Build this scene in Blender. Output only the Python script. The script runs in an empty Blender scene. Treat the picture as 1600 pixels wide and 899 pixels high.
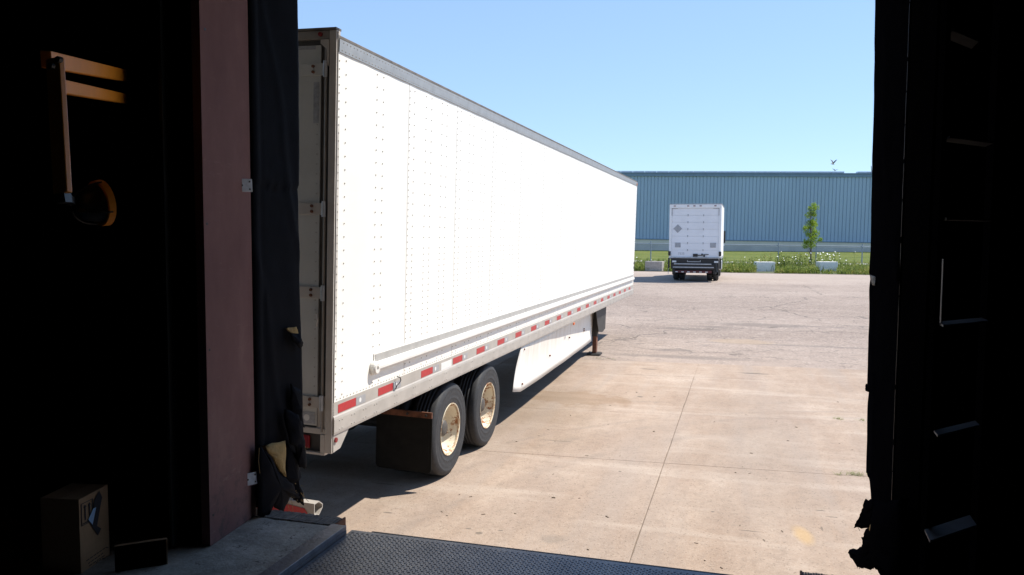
import bpy, bmesh, math, random
from mathutils import Vector, Matrix, noise
random.seed(7)
R = random.Random(11)
sc = bpy.context.scene
COL = sc.collection

# ------------------------------------------------------------------ camera
F, CX, CY, H = 1225.0, 800.0, 449.5, 2.6
ROLL, PITCH = 0.005, math.atan(79.5 / 1225.0)
YAW = math.atan(360 / F * math.cos(PITCH))
fw = Vector((-math.sin(YAW) * math.cos(PITCH), math.cos(YAW) * math.cos(PITCH), -math.sin(PITCH)))
r0 = fw.cross(Vector((0, 0, 1))).normalized(); u0 = r0.cross(fw)
rt = r0 * math.cos(ROLL) + u0 * math.sin(ROLL); up = -r0 * math.sin(ROLL) + u0 * math.cos(ROLL)
EYE = Vector((0, 0, H))
cam = bpy.data.cameras.new("camera"); camo = bpy.data.objects.new("camera", cam); COL.objects.link(camo)
cam.sensor_width = 36; cam.lens = F * 36 / 1600; cam.clip_start = 0.05; cam.clip_end = 6000
M = Matrix.Identity(4)
for i in range(3):
    M[i][0] = rt[i]; M[i][1] = up[i]; M[i][2] = -fw[i]; M[i][3] = EYE[i]
camo.matrix_world = M
sc.camera = camo
# survey helpers: where a sight line meets a real plane of the place
def ray(x, y): return fw + rt * ((x - CX) / F) - up * ((y - CY) / F)
def at_depth(x, y, d): return EYE + ray(x, y) * d
def on_z(x, y, z): d = ray(x, y); return EYE + d * ((z - H) / d.z)
def on_x(x, y, X): d = ray(x, y); return EYE + d * (X / d.x)
def on_y(x, y, Y): d = ray(x, y); return EYE + d * (Y / d.y)

# ------------------------------------------------------------------ sky, sun, exposure
SD = Vector((0.56, 0.42, 1.0)).normalized()          # towards the sun
EL = math.asin(SD.z); AZ = math.atan2(SD.x, SD.y)
w = bpy.data.worlds.new("World"); sc.world = w; w.use_nodes = True
nt = w.node_tree; nt.nodes.clear()
sky = nt.nodes.new("ShaderNodeTexSky"); sky.sky_type = 'NISHITA'; sky.sun_disc = False
sky.sun_elevation = EL; sky.sun_rotation = AZ; sky.altitude = 100; sky.air_density = 0.9; sky.dust_density = 0.0; sky.ozone_density = 1.6
bg = nt.nodes.new("ShaderNodeBackground"); bg.inputs[1].default_value = 0.125
wo = nt.nodes.new("ShaderNodeOutputWorld")
gm = nt.nodes.new("ShaderNodeGamma"); gm.inputs[1].default_value = 0.5
tn = nt.nodes.new("ShaderNodeMix"); tn.data_type = 'RGBA'; tn.blend_type = 'MULTIPLY'; tn.inputs[0].default_value = 1.0; tn.clamp_result = False
tn.inputs[7].default_value = (1.40, 1.77, 2.30, 1)
nt.links.new(sky.outputs[0], gm.inputs[0]); nt.links.new(gm.outputs[0], tn.inputs[6]); nt.links.new(tn.outputs[2], bg.inputs[0]); nt.links.new(bg.outputs[0], wo.inputs[0])
sl = bpy.data.lights.new("sun", 'SUN'); sl.energy = 4.2; sl.angle = math.radians(0.5); sl.color = (1.0, 0.94, 0.845)
so = bpy.data.objects.new("sun", sl); COL.objects.link(so)
so.rotation_euler = (-SD).to_track_quat('-Z', 'Y').to_euler(); so.location = (20, 20, 40)
sc.view_settings.view_transform = 'Standard'; sc.view_settings.look = 'None'
sc.view_settings.exposure = 0.72; sc.view_settings.gamma = 1.0
sc.render.engine = 'CYCLES'
sc.cycles.max_bounces = 6; sc.cycles.diffuse_bounces = 4; sc.cycles.use_denoising = True

# ------------------------------------------------------------------ materials
def newmat(name):
    m = bpy.data.materials.new(name); m.use_nodes = True
    n = m.node_tree; b = n.nodes["Principled BSDF"]
    return m, n, b
def N(n, t, **k):
    o = n.nodes.new(t)
    for a, v in k.items(): setattr(o, a, v)
    return o
def L(n, a, b): n.links.new(a, b)
def coords(n, world=True):
    if world: return N(n, "ShaderNodeNewGeometry").outputs["Position"]
    return N(n, "ShaderNodeTexCoord").outputs["Object"]
def noise_node(n, co, scale, detail=4, rough=0.55, vec_scale=None):
    if vec_scale:
        mp = N(n, "ShaderNodeMapping"); mp.inputs["Scale"].default_value = vec_scale; L(n, co, mp.inputs[0]); co = mp.outputs[0]
    t = N(n, "ShaderNodeTexNoise"); t.inputs["Scale"].default_value = scale; t.inputs["Detail"].default_value = detail
    t.inputs["Roughness"].default_value = rough; L(n, co, t.inputs["Vector"]); return t.outputs["Fac"]
def ramp(n, fac, stops):
    r = N(n, "ShaderNodeValToRGB"); e = r.color_ramp.elements
    e[0].position, e[0].color = stops[0][0], tuple(stops[0][1]) + (1,)
    e[1].position, e[1].color = stops[-1][0], tuple(stops[-1][1]) + (1,)
    for p, c in stops[1:-1]:
        q = e.new(p); q.color = tuple(c) + (1,)
    L(n, fac, r.inputs[0]); return r.outputs[0]
def mixc(n, fac, a, b, mode='MIX'):
    m = N(n, "ShaderNodeMix", data_type='RGBA', blend_type=mode)
    if isinstance(fac, (int, float)): m.inputs[0].default_value = fac
    else: L(n, fac, m.inputs[0])
    for s, v in ((6, a), (7, b)):
        if isinstance(v, tuple): m.inputs[s].default_value = v + (1,) if len(v) == 3 else v
        else: L(n, v, m.inputs[s])
    return m.outputs[2]
def math_(n, op, a, b=None, c=None):
    m = N(n, "ShaderNodeMath", operation=op)
    for i, v in enumerate((a, b, c)):
        if v is None: continue
        if isinstance(v, (int, float)): m.inputs[i].default_value = v
        else: L(n, v, m.inputs[i])
    return m.outputs[0]
def bump(n, b, h, strength=0.3, dist=0.01):
    u = N(n, "ShaderNodeBump"); u.inputs["Strength"].default_value = strength; u.inputs["Distance"].default_value = dist
    L(n, h, u.inputs["Height"]); L(n, u.outputs[0], b.inputs["Normal"])
def mat(name, c, rough=0.6, metal=0.0, var=0.12, scale=6.0, bmp=0.0, bscale=60.0, world=False, streak=None, c2=None, c2amt=0.5, spec=None):
    m, n, b = newmat(name)
    co = coords(n, world)
    f = noise_node(n, co, scale, 5, 0.6, streak)
    lo = tuple(x * (1 - var) for x in c); hi = tuple(min(1, x * (1 + var)) for x in c)
    col = ramp(n, f, [(0.3, lo), (0.7, hi)])
    if c2:
        g = noise_node(n, co, scale * 2.3, 6, 0.7, streak)
        g2 = ramp(n, g, [(1 - c2amt, (0, 0, 0)), (min(1.0, 1 - c2amt + 0.12), (1, 1, 1))])
        col = mixc(n, g2, col, c2)
    L(n, col, b.inputs["Base Color"]); b.inputs["Roughness"].default_value = rough; b.inputs["Metallic"].default_value = metal
    if spec is not None: b.inputs["Specular IOR Level"].default_value = spec
    if bmp: bump(n, b, noise_node(n, co, bscale, 4, 0.6, streak), bmp, 0.01)
    return m

m_white = mat("white_trailer_sheet", (0.86, 0.84, 0.785), 0.42, 0, 0.03, 1.3, 0.05, 2.0, c2=(0.74, 0.66, 0.56), c2amt=0.28)
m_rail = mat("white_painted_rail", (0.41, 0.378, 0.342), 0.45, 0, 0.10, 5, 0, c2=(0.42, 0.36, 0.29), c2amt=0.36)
m_rub = mat("rub_rail_paint", (0.74, 0.72, 0.68), 0.4, 0, 0.06, 5)
m_alu = mat("weathered_aluminium", (0.33, 0.35, 0.37), 0.55, 0.25, 0.10, 8)
m_post = mat("stainless_rear_frame", (0.50, 0.465, 0.425), 0.5, 0.0, 0.14, 3, 0.1, 30, c2=(0.30, 0.19, 0.11), c2amt=0.30)
m_darksteel = mat("dark_grimy_steel", (0.05, 0.047, 0.045), 0.6, 0.2, 0.3, 9, 0.1)
m_roofedge = mat("roof_edge_grime", (0.16, 0.14, 0.12), 0.6, 0.2, 0.3, 9)
m_door = mat("off_white_door_panel", (0.56, 0.56, 0.53), 0.5, 0, 0.10, 2, 0, c2=(0.30, 0.24, 0.18), c2amt=0.30)
m_rust = mat("rusty_steel", (0.15, 0.060, 0.033), 0.85, 0, 0.5, 14, 0.3, 60)
m_rivet = mat("rivet_heads", (0.42, 0.40, 0.37), 0.5, 0.2, 0.1)
m_red = mat("red_reflective_tape", (0.42, 0.018, 0.026), 0.3, 0, 0.12, 30)
m_silver = mat("silver_reflective_tape", (0.36, 0.37, 0.39), 0.3, 0.2, 0.08, 30)
m_pale = mat("pale_print", (0.72, 0.72, 0.70), 0.5, 0, 0.05)
m_lens = mat("red_marker_lens", (0.20, 0.010, 0.014), 0.15)
m_amber = mat("amber_marker_lens", (0.75, 0.28, 0.10), 0.2)
m_orange = mat("orange_marker", (0.7, 0.16, 0.04), 0.4)
m_rubber = mat("tyre_rubber", (0.029, 0.030, 0.033), 0.72, 0, 0.25, 20, 0.15, 90, c2=(0.075, 0.070, 0.065), c2amt=0.42)
m_flap = mat("mud_flap_rubber", (0.017, 0.017, 0.016), 0.8, 0, 0.2, 12, 0.15, 60, spec=0.08)
m_black = mat("black_plastic", (0.016, 0.016, 0.017), 0.45, 0, 0.2)
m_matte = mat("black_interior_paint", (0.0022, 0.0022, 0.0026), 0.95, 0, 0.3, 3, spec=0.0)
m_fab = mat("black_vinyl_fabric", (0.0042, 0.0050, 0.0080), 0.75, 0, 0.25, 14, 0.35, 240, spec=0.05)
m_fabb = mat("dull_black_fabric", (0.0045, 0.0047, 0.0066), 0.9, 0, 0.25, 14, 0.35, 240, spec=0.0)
m_foam = mat("yellow_foam", (0.34, 0.23, 0.09), 0.95, 0, 0.25, 18, 0.8, 60)
m_yard = mat("dirt_under_slabs", (0.19, 0.145, 0.105), 0.95, 0, 0.3, 8, world=True)
m_plate = mat("galvanised_plate", (0.72, 0.76, 0.82), 0.5, 0.1, 0.15, 30)
m_orangearm = mat("orange_powder_coat", (0.85, 0.30, 0.02), 0.4, 0, 0.08, 8)
m_card = mat("brown_cardboard", (0.40, 0.23, 0.12), 0.85, 0, 0.10, 12, 0.1, 50)
m_print = mat("dark_box_print", (0.03, 0.025, 0.03), 0.7)
m_blue = mat("pale_blue_film", (0.45, 0.62, 0.85), 0.3)
m_truck = mat("white_truck_paint", (0.82, 0.83, 0.83), 0.45, 0, 0.05, 1.5)
m_truckdoor = mat("white_roll_door", (0.80, 0.81, 0.83), 0.5, 0, 0.06, 1.2, c2=(0.5, 0.5, 0.5), c2amt=0.3)
m_placard = mat("grey_placard", (0.36, 0.37, 0.39), 0.5, 0, 0.25, 30)
m_lightgrey = mat("worn_light_steel", (0.42, 0.43, 0.45), 0.45, 0.4, 0.2, 10)
m_conc_base = mat("cast_concrete_wall", (0.74, 0.67, 0.55), 0.9, 0, 0.08, 0.35, 0, c2=(0.52, 0.50, 0.45), c2amt=0.38)
m_conc_low = mat("darker_cast_concrete", (0.56, 0.52, 0.46), 0.9, 0, 0.12, 0.5)
m_block_d = mat("rough_grey_block", (0.36, 0.33, 0.30), 0.9, 0, 0.22, 9, 0.5, 30)
m_block_w = mat("whitewashed_block", (0.74, 0.73, 0.70), 0.85, 0, 0.10, 5, 0.3, 30)
m_galv = mat("galvanised_fence", (0.30, 0.34, 0.39), 0.5, 0.4, 0.1, 8)
m_walk = mat("pale_pavement", (0.42, 0.40, 0.37), 0.9, 0, 0.10, 1.5, world=True)
m_bark = mat("young_bark", (0.13, 0.10, 0.075), 0.9, 0, 0.3, 20, 0.4, 60)
m_guard = mat("tree_guard_green", (0.03, 0.06, 0.05), 0.8)
m_petal = mat("white_umbel", (0.88, 0.88, 0.80), 0.8, 0, 0.1)
m_gull = mat("gull_feathers", (0.6, 0.58, 0.54), 0.8, 0, 0.1)
m_gulld = mat("gull_dark_wing", (0.12, 0.12, 0.12), 0.8)
m_solar = mat("pale_roof_panel", (0.48, 0.53, 0.60), 0.35, 0.2, 0.1, 3)
m_trim = mat("slate_blue_trim", (0.17, 0.25, 0.35), 0.5, 0, 0.08, 1)
m_bumper = mat("laminated_rubber", (0.20, 0.175, 0.155), 0.85, 0, 0.4, 30, 0.5, 90)
m_rimrust = mat("rusty_rim_edge", (0.55, 0.42, 0.26), 0.7, 0, 0.25, 8, 0, c2=(0.28, 0.10, 0.035), c2amt=0.5)
m_gask = mat("grey_door_gasket", (0.30, 0.29, 0.27), 0.8)
m_header = mat("grimy_header_steel", (0.30, 0.27, 0.24), 0.5, 0.3, 0.15, 4)
m_chan = mat("grimy_channel", (0.10, 0.09, 0.08), 0.6, 0.2, 0.3, 6)
m_bumpred = mat("dull_dark_red_bar", (0.10, 0.018, 0.02), 0.5)
m_dlens = mat("dull_marker_lens", (0.20, 0.05, 0.045), 0.4)
m_flange = mat("rub_rail_flange", (0.40, 0.39, 0.37), 0.5)
m_seam = mat("seam_backing", (0.30, 0.29, 0.27), 0.8)  # grey body behind the side panels, seen in the gaps between sheets

def leafmat(name, cols, scale=3.0):
    m, n, b = newmat(name)
    co = coords(n, True)
    f = noise_node(n, co, scale, 4, 0.75)
    f2 = noise_node(n, co, scale * 9, 2, 0.6)
    f = math_(n, 'ADD', math_(n, 'MULTIPLY', f, 0.6), math_(n, 'MULTIPLY', f2, 0.4))
    k = len(cols); st = [(0.36 + 0.28 * i / (k - 1), c) for i, c in enumerate(cols)]
    L(n, ramp(n, f, st), b.inputs["Base Color"]); b.inputs["Roughness"].default_value = 0.6
    b.inputs["Specular IOR Level"].default_value = 0.25
    t = N(n, "ShaderNodeBsdfTranslucent"); L(n, ramp(n, f, [(p, tuple(min(1, x * 1.3) for x in c)) for p, c in st]), t.inputs[0])
    mx = N(n, "ShaderNodeMixShader"); mx.inputs[0].default_value = 0.3
    out = n.nodes["Material Output"]; L(n, b.outputs[0], mx.inputs[1]); L(n, t.outputs[0], mx.inputs[2]); L(n, mx.outputs[0], out.inputs[0])
    return m
m_leaf = leafmat("young_leaves", [(0.12, 0.17, 0.012), (0.24, 0.34, 0.03), (0.38, 0.50, 0.06)], 2.0)
m_weed = leafmat("mixed_weeds", [(0.045, 0.065, 0.015), (0.12, 0.17, 0.03), (0.25, 0.29, 0.06), (0.38, 0.29, 0.12)], 0.9)
m_tuft = leafmat("grass_tuft_green", [(0.14, 0.17, 0.04), (0.26, 0.28, 0.09)], 8)

def lawn_mat():
    m, n, b = newmat("mown_lawn"); co = coords(n)
    f = noise_node(n, co, 0.12, 6, 0.7); g = noise_node(n, co, 3.0, 4, 0.7)
    f = math_(n, 'ADD', math_(n, 'MULTIPLY', f, 0.6), math_(n, 'MULTIPLY', g, 0.4))
    L(n, ramp(n, f, [(0.38, (0.075, 0.10, 0.022)), (0.5, (0.115, 0.145, 0.032)), (0.62, (0.18, 0.18, 0.055))]), b.inputs[0])
    b.inputs["Roughness"].default_value = 0.95; b.inputs["Specular IOR Level"].default_value = 0.1
    bump(n, b, g, 0.5, 0.1); return m
m_lawn = lawn_mat()

def spot(n, co, x, y, rx, ry, wob=0.35, wscale=2.5, soft=0.35, rot=0.0):
    """0..1 mask of an uneven stain lying at x, y"""
    mp = N(n, "ShaderNodeMapping", vector_type='TEXTURE')
    mp.inputs["Location"].default_value = (x, y, 0); mp.inputs["Scale"].default_value = (rx, ry, 1e4)
    mp.inputs["Rotation"].default_value = (0, 0, rot)
    L(n, co, mp.inputs[0])
    ln = N(n, "ShaderNodeVectorMath", operation='LENGTH'); L(n, mp.outputs[0], ln.inputs[0])
    nz = noise_node(n, co, wscale, 5, 0.65)
    d = math_(n, 'ADD', ln.outputs["Value"], math_(n, 'MULTIPLY', math_(n, 'SUBTRACT', nz, 0.5), wob * 4))
    mr = N(n, "ShaderNodeMapRange"); mr.inputs[1].default_value = 1.0 + soft; mr.inputs[2].default_value = 1.0 - soft
    L(n, d, mr.inputs[0]); return mr.outputs[0]

def concrete_mat():
    m, n, b = newmat("worn_concrete"); co = coords(n)
    big = noise_node(n, co, 0.45, 6, 0.62); mid = noise_node(n, co, 2.2, 6, 0.7, (1.0, 0.35, 1.0)); fine = noise_node(n, co, 45, 3, 0.7)
    f = math_(n, 'ADD', math_(n, 'ADD', math_(n, 'MULTIPLY', big, 0.4), math_(n, 'MULTIPLY', mid, 0.38)), math_(n, 'MULTIPLY', fine, 0.22))
    c = ramp(n, f, [(0.34, (0.265, 0.188, 0.138)), (0.45, (0.335, 0.250, 0.190)), (0.55, (0.390, 0.302, 0.236)), (0.66, (0.465, 0.380, 0.310))])
    # pale wear patches, greyer traffic lanes
    lane = noise_node(n, co, 0.35, 4, 0.6, (2.2, 0.25, 1.0))
    c = mixc(n, math_(n, 'MULTIPLY', ramp(n, lane, [(0.48, (0, 0, 0)), (0.66, (1, 1, 1))]), 0.5), c, (0.300, 0.245, 0.210))
    g2 = noise_node(n, co, 11, 6, 0.85); c = mixc(n, math_(n, 'MULTIPLY', ramp(n, g2, [(0.47, (0, 0, 0)), (0.64, (1, 1, 1))]), 0.42), c, (0.20, 0.155, 0.12))
    ln2 = noise_node(n, co, 0.8, 5, 0.6, (1.6, 0.10, 1.0)); c = mixc(n, math_(n, 'MULTIPLY', ramp(n, ln2, [(0.50, (0, 0, 0)), (0.66, (1, 1, 1))]), 0.55), c, (0.30, 0.25, 0.215))
    ln3 = noise_node(n, co, 1.1, 5, 0.65, (0.25, 1.6, 1.0)); c = mixc(n, math_(n, 'MULTIPLY', ramp(n, ln3, [(0.52, (0, 0, 0)), (0.70, (1, 1, 1))]), 0.45), c, (0.50, 0.42, 0.35))
    # pock marks and small dark specks
    v = N(n, "ShaderNodeTexVoronoi"); v.inputs["Scale"].default_value = 1.7; v.inputs["Randomness"].default_value = 1; L(n, co, v.inputs["Vector"])
    wob = noise_node(n, co, 14, 3, 0.7)
    sp = math_(n, 'LESS_THAN', math_(n, 'ADD', v.outputs["Distance"], math_(n, 'MULTIPLY', wob, 0.10)), 0.085)
    sp = math_(n, 'MULTIPLY', sp, math_(n, 'GREATER_THAN', noise_node(n, co, 0.9, 3), 0.47))
    c = mixc(n, math_(n, 'MULTIPLY', sp, 0.75), c, (0.10, 0.085, 0.07))
    for (cx, cy, rr_, wd) in ((3.2, 6.0, 6.6, 0.10), (3.2, 6.0, 7.0, 0.07), (5.5, 4.5, 8.6, 0.12), (-3.0, 22.0, 9.5, 0.10)):
        mp = N(n, "ShaderNodeVectorMath", operation='SUBTRACT'); L(n, co, mp.inputs[0]); mp.inputs[1].default_value = (cx, cy, 0)
        ln = N(n, "ShaderNodeVectorMath", operation='LENGTH'); L(n, mp.outputs[0], ln.inputs[0])
        d = math_(n, 'ABSOLUTE', math_(n, 'SUBTRACT', ln.outputs["Value"], rr_))
        mr = N(n, "ShaderNodeMapRange"); mr.inputs[1].default_value = wd; mr.inputs[2].default_value = wd * .3; L(n, d, mr.inputs[0])
        k = math_(n, 'MULTIPLY', mr.outputs[0], ramp(n, noise_node(n, co, 0.9, 6, 0.75), [(0.42, (0, 0, 0)), (0.62, (1, 1, 1))]))
        c = mixc(n, math_(n, 'MULTIPLY', k, 0.30), c, (0.20, 0.165, 0.14))
    vs_ = N(n, "ShaderNodeTexVoronoi"); vs_.inputs["Scale"].default_value = 24; L(n, co, vs_.inputs["Vector"])
    c = mixc(n, math_(n, 'MULTIPLY', math_(n, 'LESS_THAN', vs_.outputs["Distance"], 0.19), 0.55), c, (0.15, 0.115, 0.085))
    # aggregate showing
    v2 = N(n, "ShaderNodeTexVoronoi"); v2.inputs["Scale"].default_value = 60; L(n, co, v2.inputs["Vector"])
    agg = math_(n, 'MULTIPLY', math_(n, 'LESS_THAN', v2.outputs["Distance"], 0.22), 0.22)
    c = mixc(n, agg, c, (0.62, 0.57, 0.50))
    # stains with a shape of their own
    p = on_z(905, 622, -0.052); c = mixc(n, math_(n, 'MULTIPLY', spot(n, co, p.x, p.y, 0.80, 0.60, 0.55, 2.2, 0.12), 0.50), c, (0.235, 0.150, 0.090))
    p = on_z(850, 640, -0.052); c = mixc(n, math_(n, 'MULTIPLY', spot(n, co, p.x, p.y, 0.8, 1.8, 0.6, 1.3, 0.6), 0.40), c, (0.19, 0.14, 0.09))
    p = on_z(1175, 700, -0.052); c = mixc(n, math_(n, 'MULTIPLY', spot(n, co, p.x, p.y, 0.5, 2.6, 0.5, 1.1, 0.8), 0.30), c, (0.25, 0.215, 0.185))
    p = on_z(1255, 836, -0.052); c = mixc(n, math_(n, 'MULTIPLY', spot(n, co, p.x, p.y, 0.07, 0.20, 0.15, 6, 0.4, 0.15), 0.5), c, (0.50, 0.33, 0.14))
    p = on_z(865, 843, -0.052); c = mixc(n, math_(n, 'MULTIPLY', spot(n, co, p.x, p.y, 0.10, 0.10, 0.3, 9, 0.4), 0.5), c, (0.20, 0.17, 0.145))
    for (x, y, rx, ry) in ((606, 801, .045, .018), (748, 833, .035, .03), (732, 826, .03, .015), (782, 829, .025, .015), (870, 689, .24, .012), (1013, 577, .16, .05), (1178, 584, .26, .06), (1000, 620, .05, .05), (1300, 808, .05, .012), (1282, 798, .05, .014), (1284, 826, .01, .05), (1172, 830, .10, .01), (600, 756, .14, .012)):
        p = on_z(x, y, -0.052); c = mixc(n, math_(n, 'MULTIPLY', spot(n, co, p.x, p.y, rx, ry, 0.12, 12, 0.25), 0.7), c, (0.13, 0.11, 0.09))
    L(n, c, b.inputs[0]); b.inputs["Roughness"].default_value = 0.92; b.inputs["Specular IOR Level"].default_value = 0.2
    bump(n, b, math_(n, 'ADD', math_(n, 'MULTIPLY', fine, 0.5), math_(n, 'MULTIPLY', g2, 0.5)), 0.6, 0.012)
    return m
m_conc = concrete_mat()

def asphalt_mat():
    m, n, b = newmat("aged_asphalt"); co = coords(n)
    big = noise_node(n, co, 0.16, 5, 0.6, (0.5, 1.2, 1.0)); mid = noise_node(n, co, 1.4, 6, 0.75, (0.35, 1.3, 1.0)); fine = noise_node(n, co, 30, 3, 0.8)
    f = math_(n, 'ADD', math_(n, 'ADD', math_(n, 'MULTIPLY', big, 0.42), math_(n, 'MULTIPLY', mid, 0.28)), math_(n, 'MULTIPLY', fine, 0.3))
    c = ramp(n, f, [(0.36, (0.225, 0.176, 0.146)), (0.48, (0.305, 0.244, 0.205)), (0.56, (0.365, 0.296, 0.250)), (0.66, (0.445, 0.368, 0.312))])
    m2 = noise_node(n, co, 5.0, 6, 0.8, (0.45, 1.5, 1.0)); c = mixc(n, math_(n, 'MULTIPLY', ramp(n, m2, [(0.46, (0, 0, 0)), (0.66, (1, 1, 1))]), 0.42), c, (0.175, 0.145, 0.130))
    m3 = noise_node(n, co, 2.6, 6, 0.8); c = mixc(n, math_(n, 'MULTIPLY', ramp(n, m3, [(0.54, (0, 0, 0)), (0.64, (1, 1, 1))]), 0.4), c, (0.43, 0.365, 0.32))
    # net of fine cracks, broken up
    wv = N(n, "ShaderNodeTexNoise"); wv.inputs["Scale"].default_value = 1.3; wv.inputs["Detail"].default_value = 5; L(n, co, wv.inputs["Vector"])
    add = N(n, "ShaderNodeVectorMath", operation='MULTIPLY_ADD'); L(n, wv.outputs["Color"], add.inputs[0]); add.inputs[1].default_value = (0.9, 0.9, 0); L(n, co, add.inputs[2])
    for sc_, wd, amt, th, st in ((0.42, 0.006, 0.4, 0.52, (1.0, 1.2, 1)), (1.9, 0.030, 0.45, 0.50, (1, 1, 1)), (0.13, 0.0035, 0.6, 0.40, (0.8, 1.6, 1))):
        mp = N(n, "ShaderNodeMapping"); mp.inputs["Scale"].default_value = st; L(n, add.outputs[0], mp.inputs[0])
        v = N(n, "ShaderNodeTexVoronoi", feature='DISTANCE_TO_EDGE'); v.inputs["Scale"].default_value = sc_; L(n, mp.outputs[0], v.inputs["Vector"])
        k = math_(n, 'LESS_THAN', v.outputs["Distance"], wd)
        brk = ramp(n, noise_node(n, co, 0.5, 4, 0.7), [(th, (0, 0, 0)), (th + 0.08, (1, 1, 1))])
        c = mixc(n, math_(n, 'MULTIPLY', math_(n, 'MULTIPLY', k, brk), amt), c, (0.09, 0.078, 0.07))
    # stone grains
    v2 = N(n, "ShaderNodeTexVoronoi"); v2.inputs["Scale"].default_value = 38; L(n, co, v2.inputs["Vector"])
    c = mixc(n, math_(n, 'MULTIPLY', math_(n, 'LESS_THAN', v2.outputs["Distance"], 0.25), 0.3), c, (0.16, 0.14, 0.13))
    v3 = N(n, "ShaderNodeTexVoronoi"); v3.inputs["Scale"].default_value = 11; L(n, co, v3.inputs["Vector"]); c = mixc(n, math_(n, 'MULTIPLY', math_(n, 'LESS_THAN', v3.outputs["Distance"], 0.30), 0.42), c, (0.15, 0.125, 0.108))
    v4 = N(n, "ShaderNodeTexVoronoi"); v4.inputs["Scale"].default_value = 13; L(n, add.outputs[0], v4.inputs["Vector"]); c = mixc(n, math_(n, 'MULTIPLY', math_(n, 'LESS_THAN', v4.outputs["Distance"], 0.27), 0.42), c, (0.53, 0.45, 0.385))
    sp_ = N(n, "ShaderNodeSeparateXYZ"); L(n, co, sp_.inputs[0])
    ed = N(n, "ShaderNodeMapRange"); ed.inputs[1].default_value = 2.6; ed.inputs[2].default_value = 0.0; L(n, math_(n, 'SUBTRACT', math_(n, 'SUBTRACT', sp_.outputs[1], 16.9), math_(n, 'MULTIPLY', sp_.outputs[0], 0.08)), ed.inputs[0])
    c = mixc(n, math_(n, 'MULTIPLY', ed.outputs[0], ramp(n, noise_node(n, co, 0.8, 6, 0.7), [(0.42, (0.0, 0.0, 0.0)), (0.6, (0.6, 0.6, 0.6))])), c, (0.375, 0.300, 0.248))
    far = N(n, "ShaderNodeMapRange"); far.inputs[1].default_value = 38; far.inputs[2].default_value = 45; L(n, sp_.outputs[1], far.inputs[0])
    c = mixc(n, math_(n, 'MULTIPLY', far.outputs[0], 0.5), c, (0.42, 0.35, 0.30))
    # curved tyre scuffs
    for (cx, cy, r, wd) in ((-2.0, 37.0, 12.0, 0.10), (-1.8, 37.0, 13.7, 0.12), (6.0, 14.0, 9.0, 0.10), (6.0, 14.0, 10.9, 0.10), (4.0, 46.0, 22.0, 0.14)):
        mp = N(n, "ShaderNodeVectorMath", operation='SUBTRACT'); L(n, co, mp.inputs[0]); mp.inputs[1].default_value = (cx, cy, 0)
        ml = N(n, "ShaderNodeVectorMath", operation='MULTIPLY'); L(n, mp.outputs[0], ml.inputs[0]); ml.inputs[1].default_value = (1, 1, 0)
        ln = N(n, "ShaderNodeVectorMath", operation='LENGTH'); L(n, ml.outputs[0], ln.inputs[0])
        d = math_(n, 'ABSOLUTE', math_(n, 'SUBTRACT', ln.outputs["Value"], r))
        k = math_(n, 'MULTIPLY', math_(n, 'LESS_THAN', d, wd), ramp(n, noise_node(n, co, 0.8, 5, 0.75), [(0.47, (0, 0, 0)), (0.62, (1, 1, 1))]))
        c = mixc(n, math_(n, 'MULTIPLY', k, 0.28), c, (0.14, 0.125, 0.118))
    for (x, y, rx, ry) in ((1080, 516, .9, .22), (1118, 514, .5, .18), (1052, 545, .45, .16), (1185, 512, 1.3, .35), (1270, 540, 2.6, .12), (1070, 556, 1.6, .22)):
        p = on_z(x, y, -0.03); c = mixc(n, math_(n, 'MULTIPLY', spot(n, co, p.x, p.y, rx, ry, 0.4, 2.2, 0.4), 0.45), c, (0.14, 0.122, 0.11))
    p = on_z(1158, 531, 0); c = mixc(n, math_(n, 'MULTIPLY', spot(n, co, p.x, p.y, .75, .45, 0.25, 3, 0.15), 0.5), c, (0.37, 0.28, 0.195))
    L(n, c, b.inputs[0]); b.inputs["Roughness"].default_value = 0.95; b.inputs["Specular IOR Level"].default_value = 0.15
    bump(n, b, math_(n, 'ADD', fine, mid), 0.4, 0.012)
    return m
m_asph = asphalt_mat()

def dockfloor_mat():
    m, n, b = newmat("dock_floor_concrete"); co = coords(n)
    f = math_(n, 'ADD', math_(n, 'MULTIPLY', noise_node(n, co, 6, 6, 0.7), 0.7), math_(n, 'MULTIPLY', noise_node(n, co, 60, 3, 0.7), 0.3))
    c = ramp(n, f, [(0.36, (0.24, 0.225, 0.195)), (0.5, (0.40, 0.375, 0.325)), (0.64, (0.56, 0.525, 0.47))])
    c = mixc(n, ramp(n, noise_node(n, co, 9, 5, 0.8), [(0.60, (0, 0, 0)), (0.66, (1, 1, 1))]), c, (0.05, 0.05, 0.052))
    L(n, c, b.inputs[0]); b.inputs["Roughness"].default_value = 0.85
    bump(n, b, f, 0.8, 0.008); return m
m_dfloor = dockfloor_mat()

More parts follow.
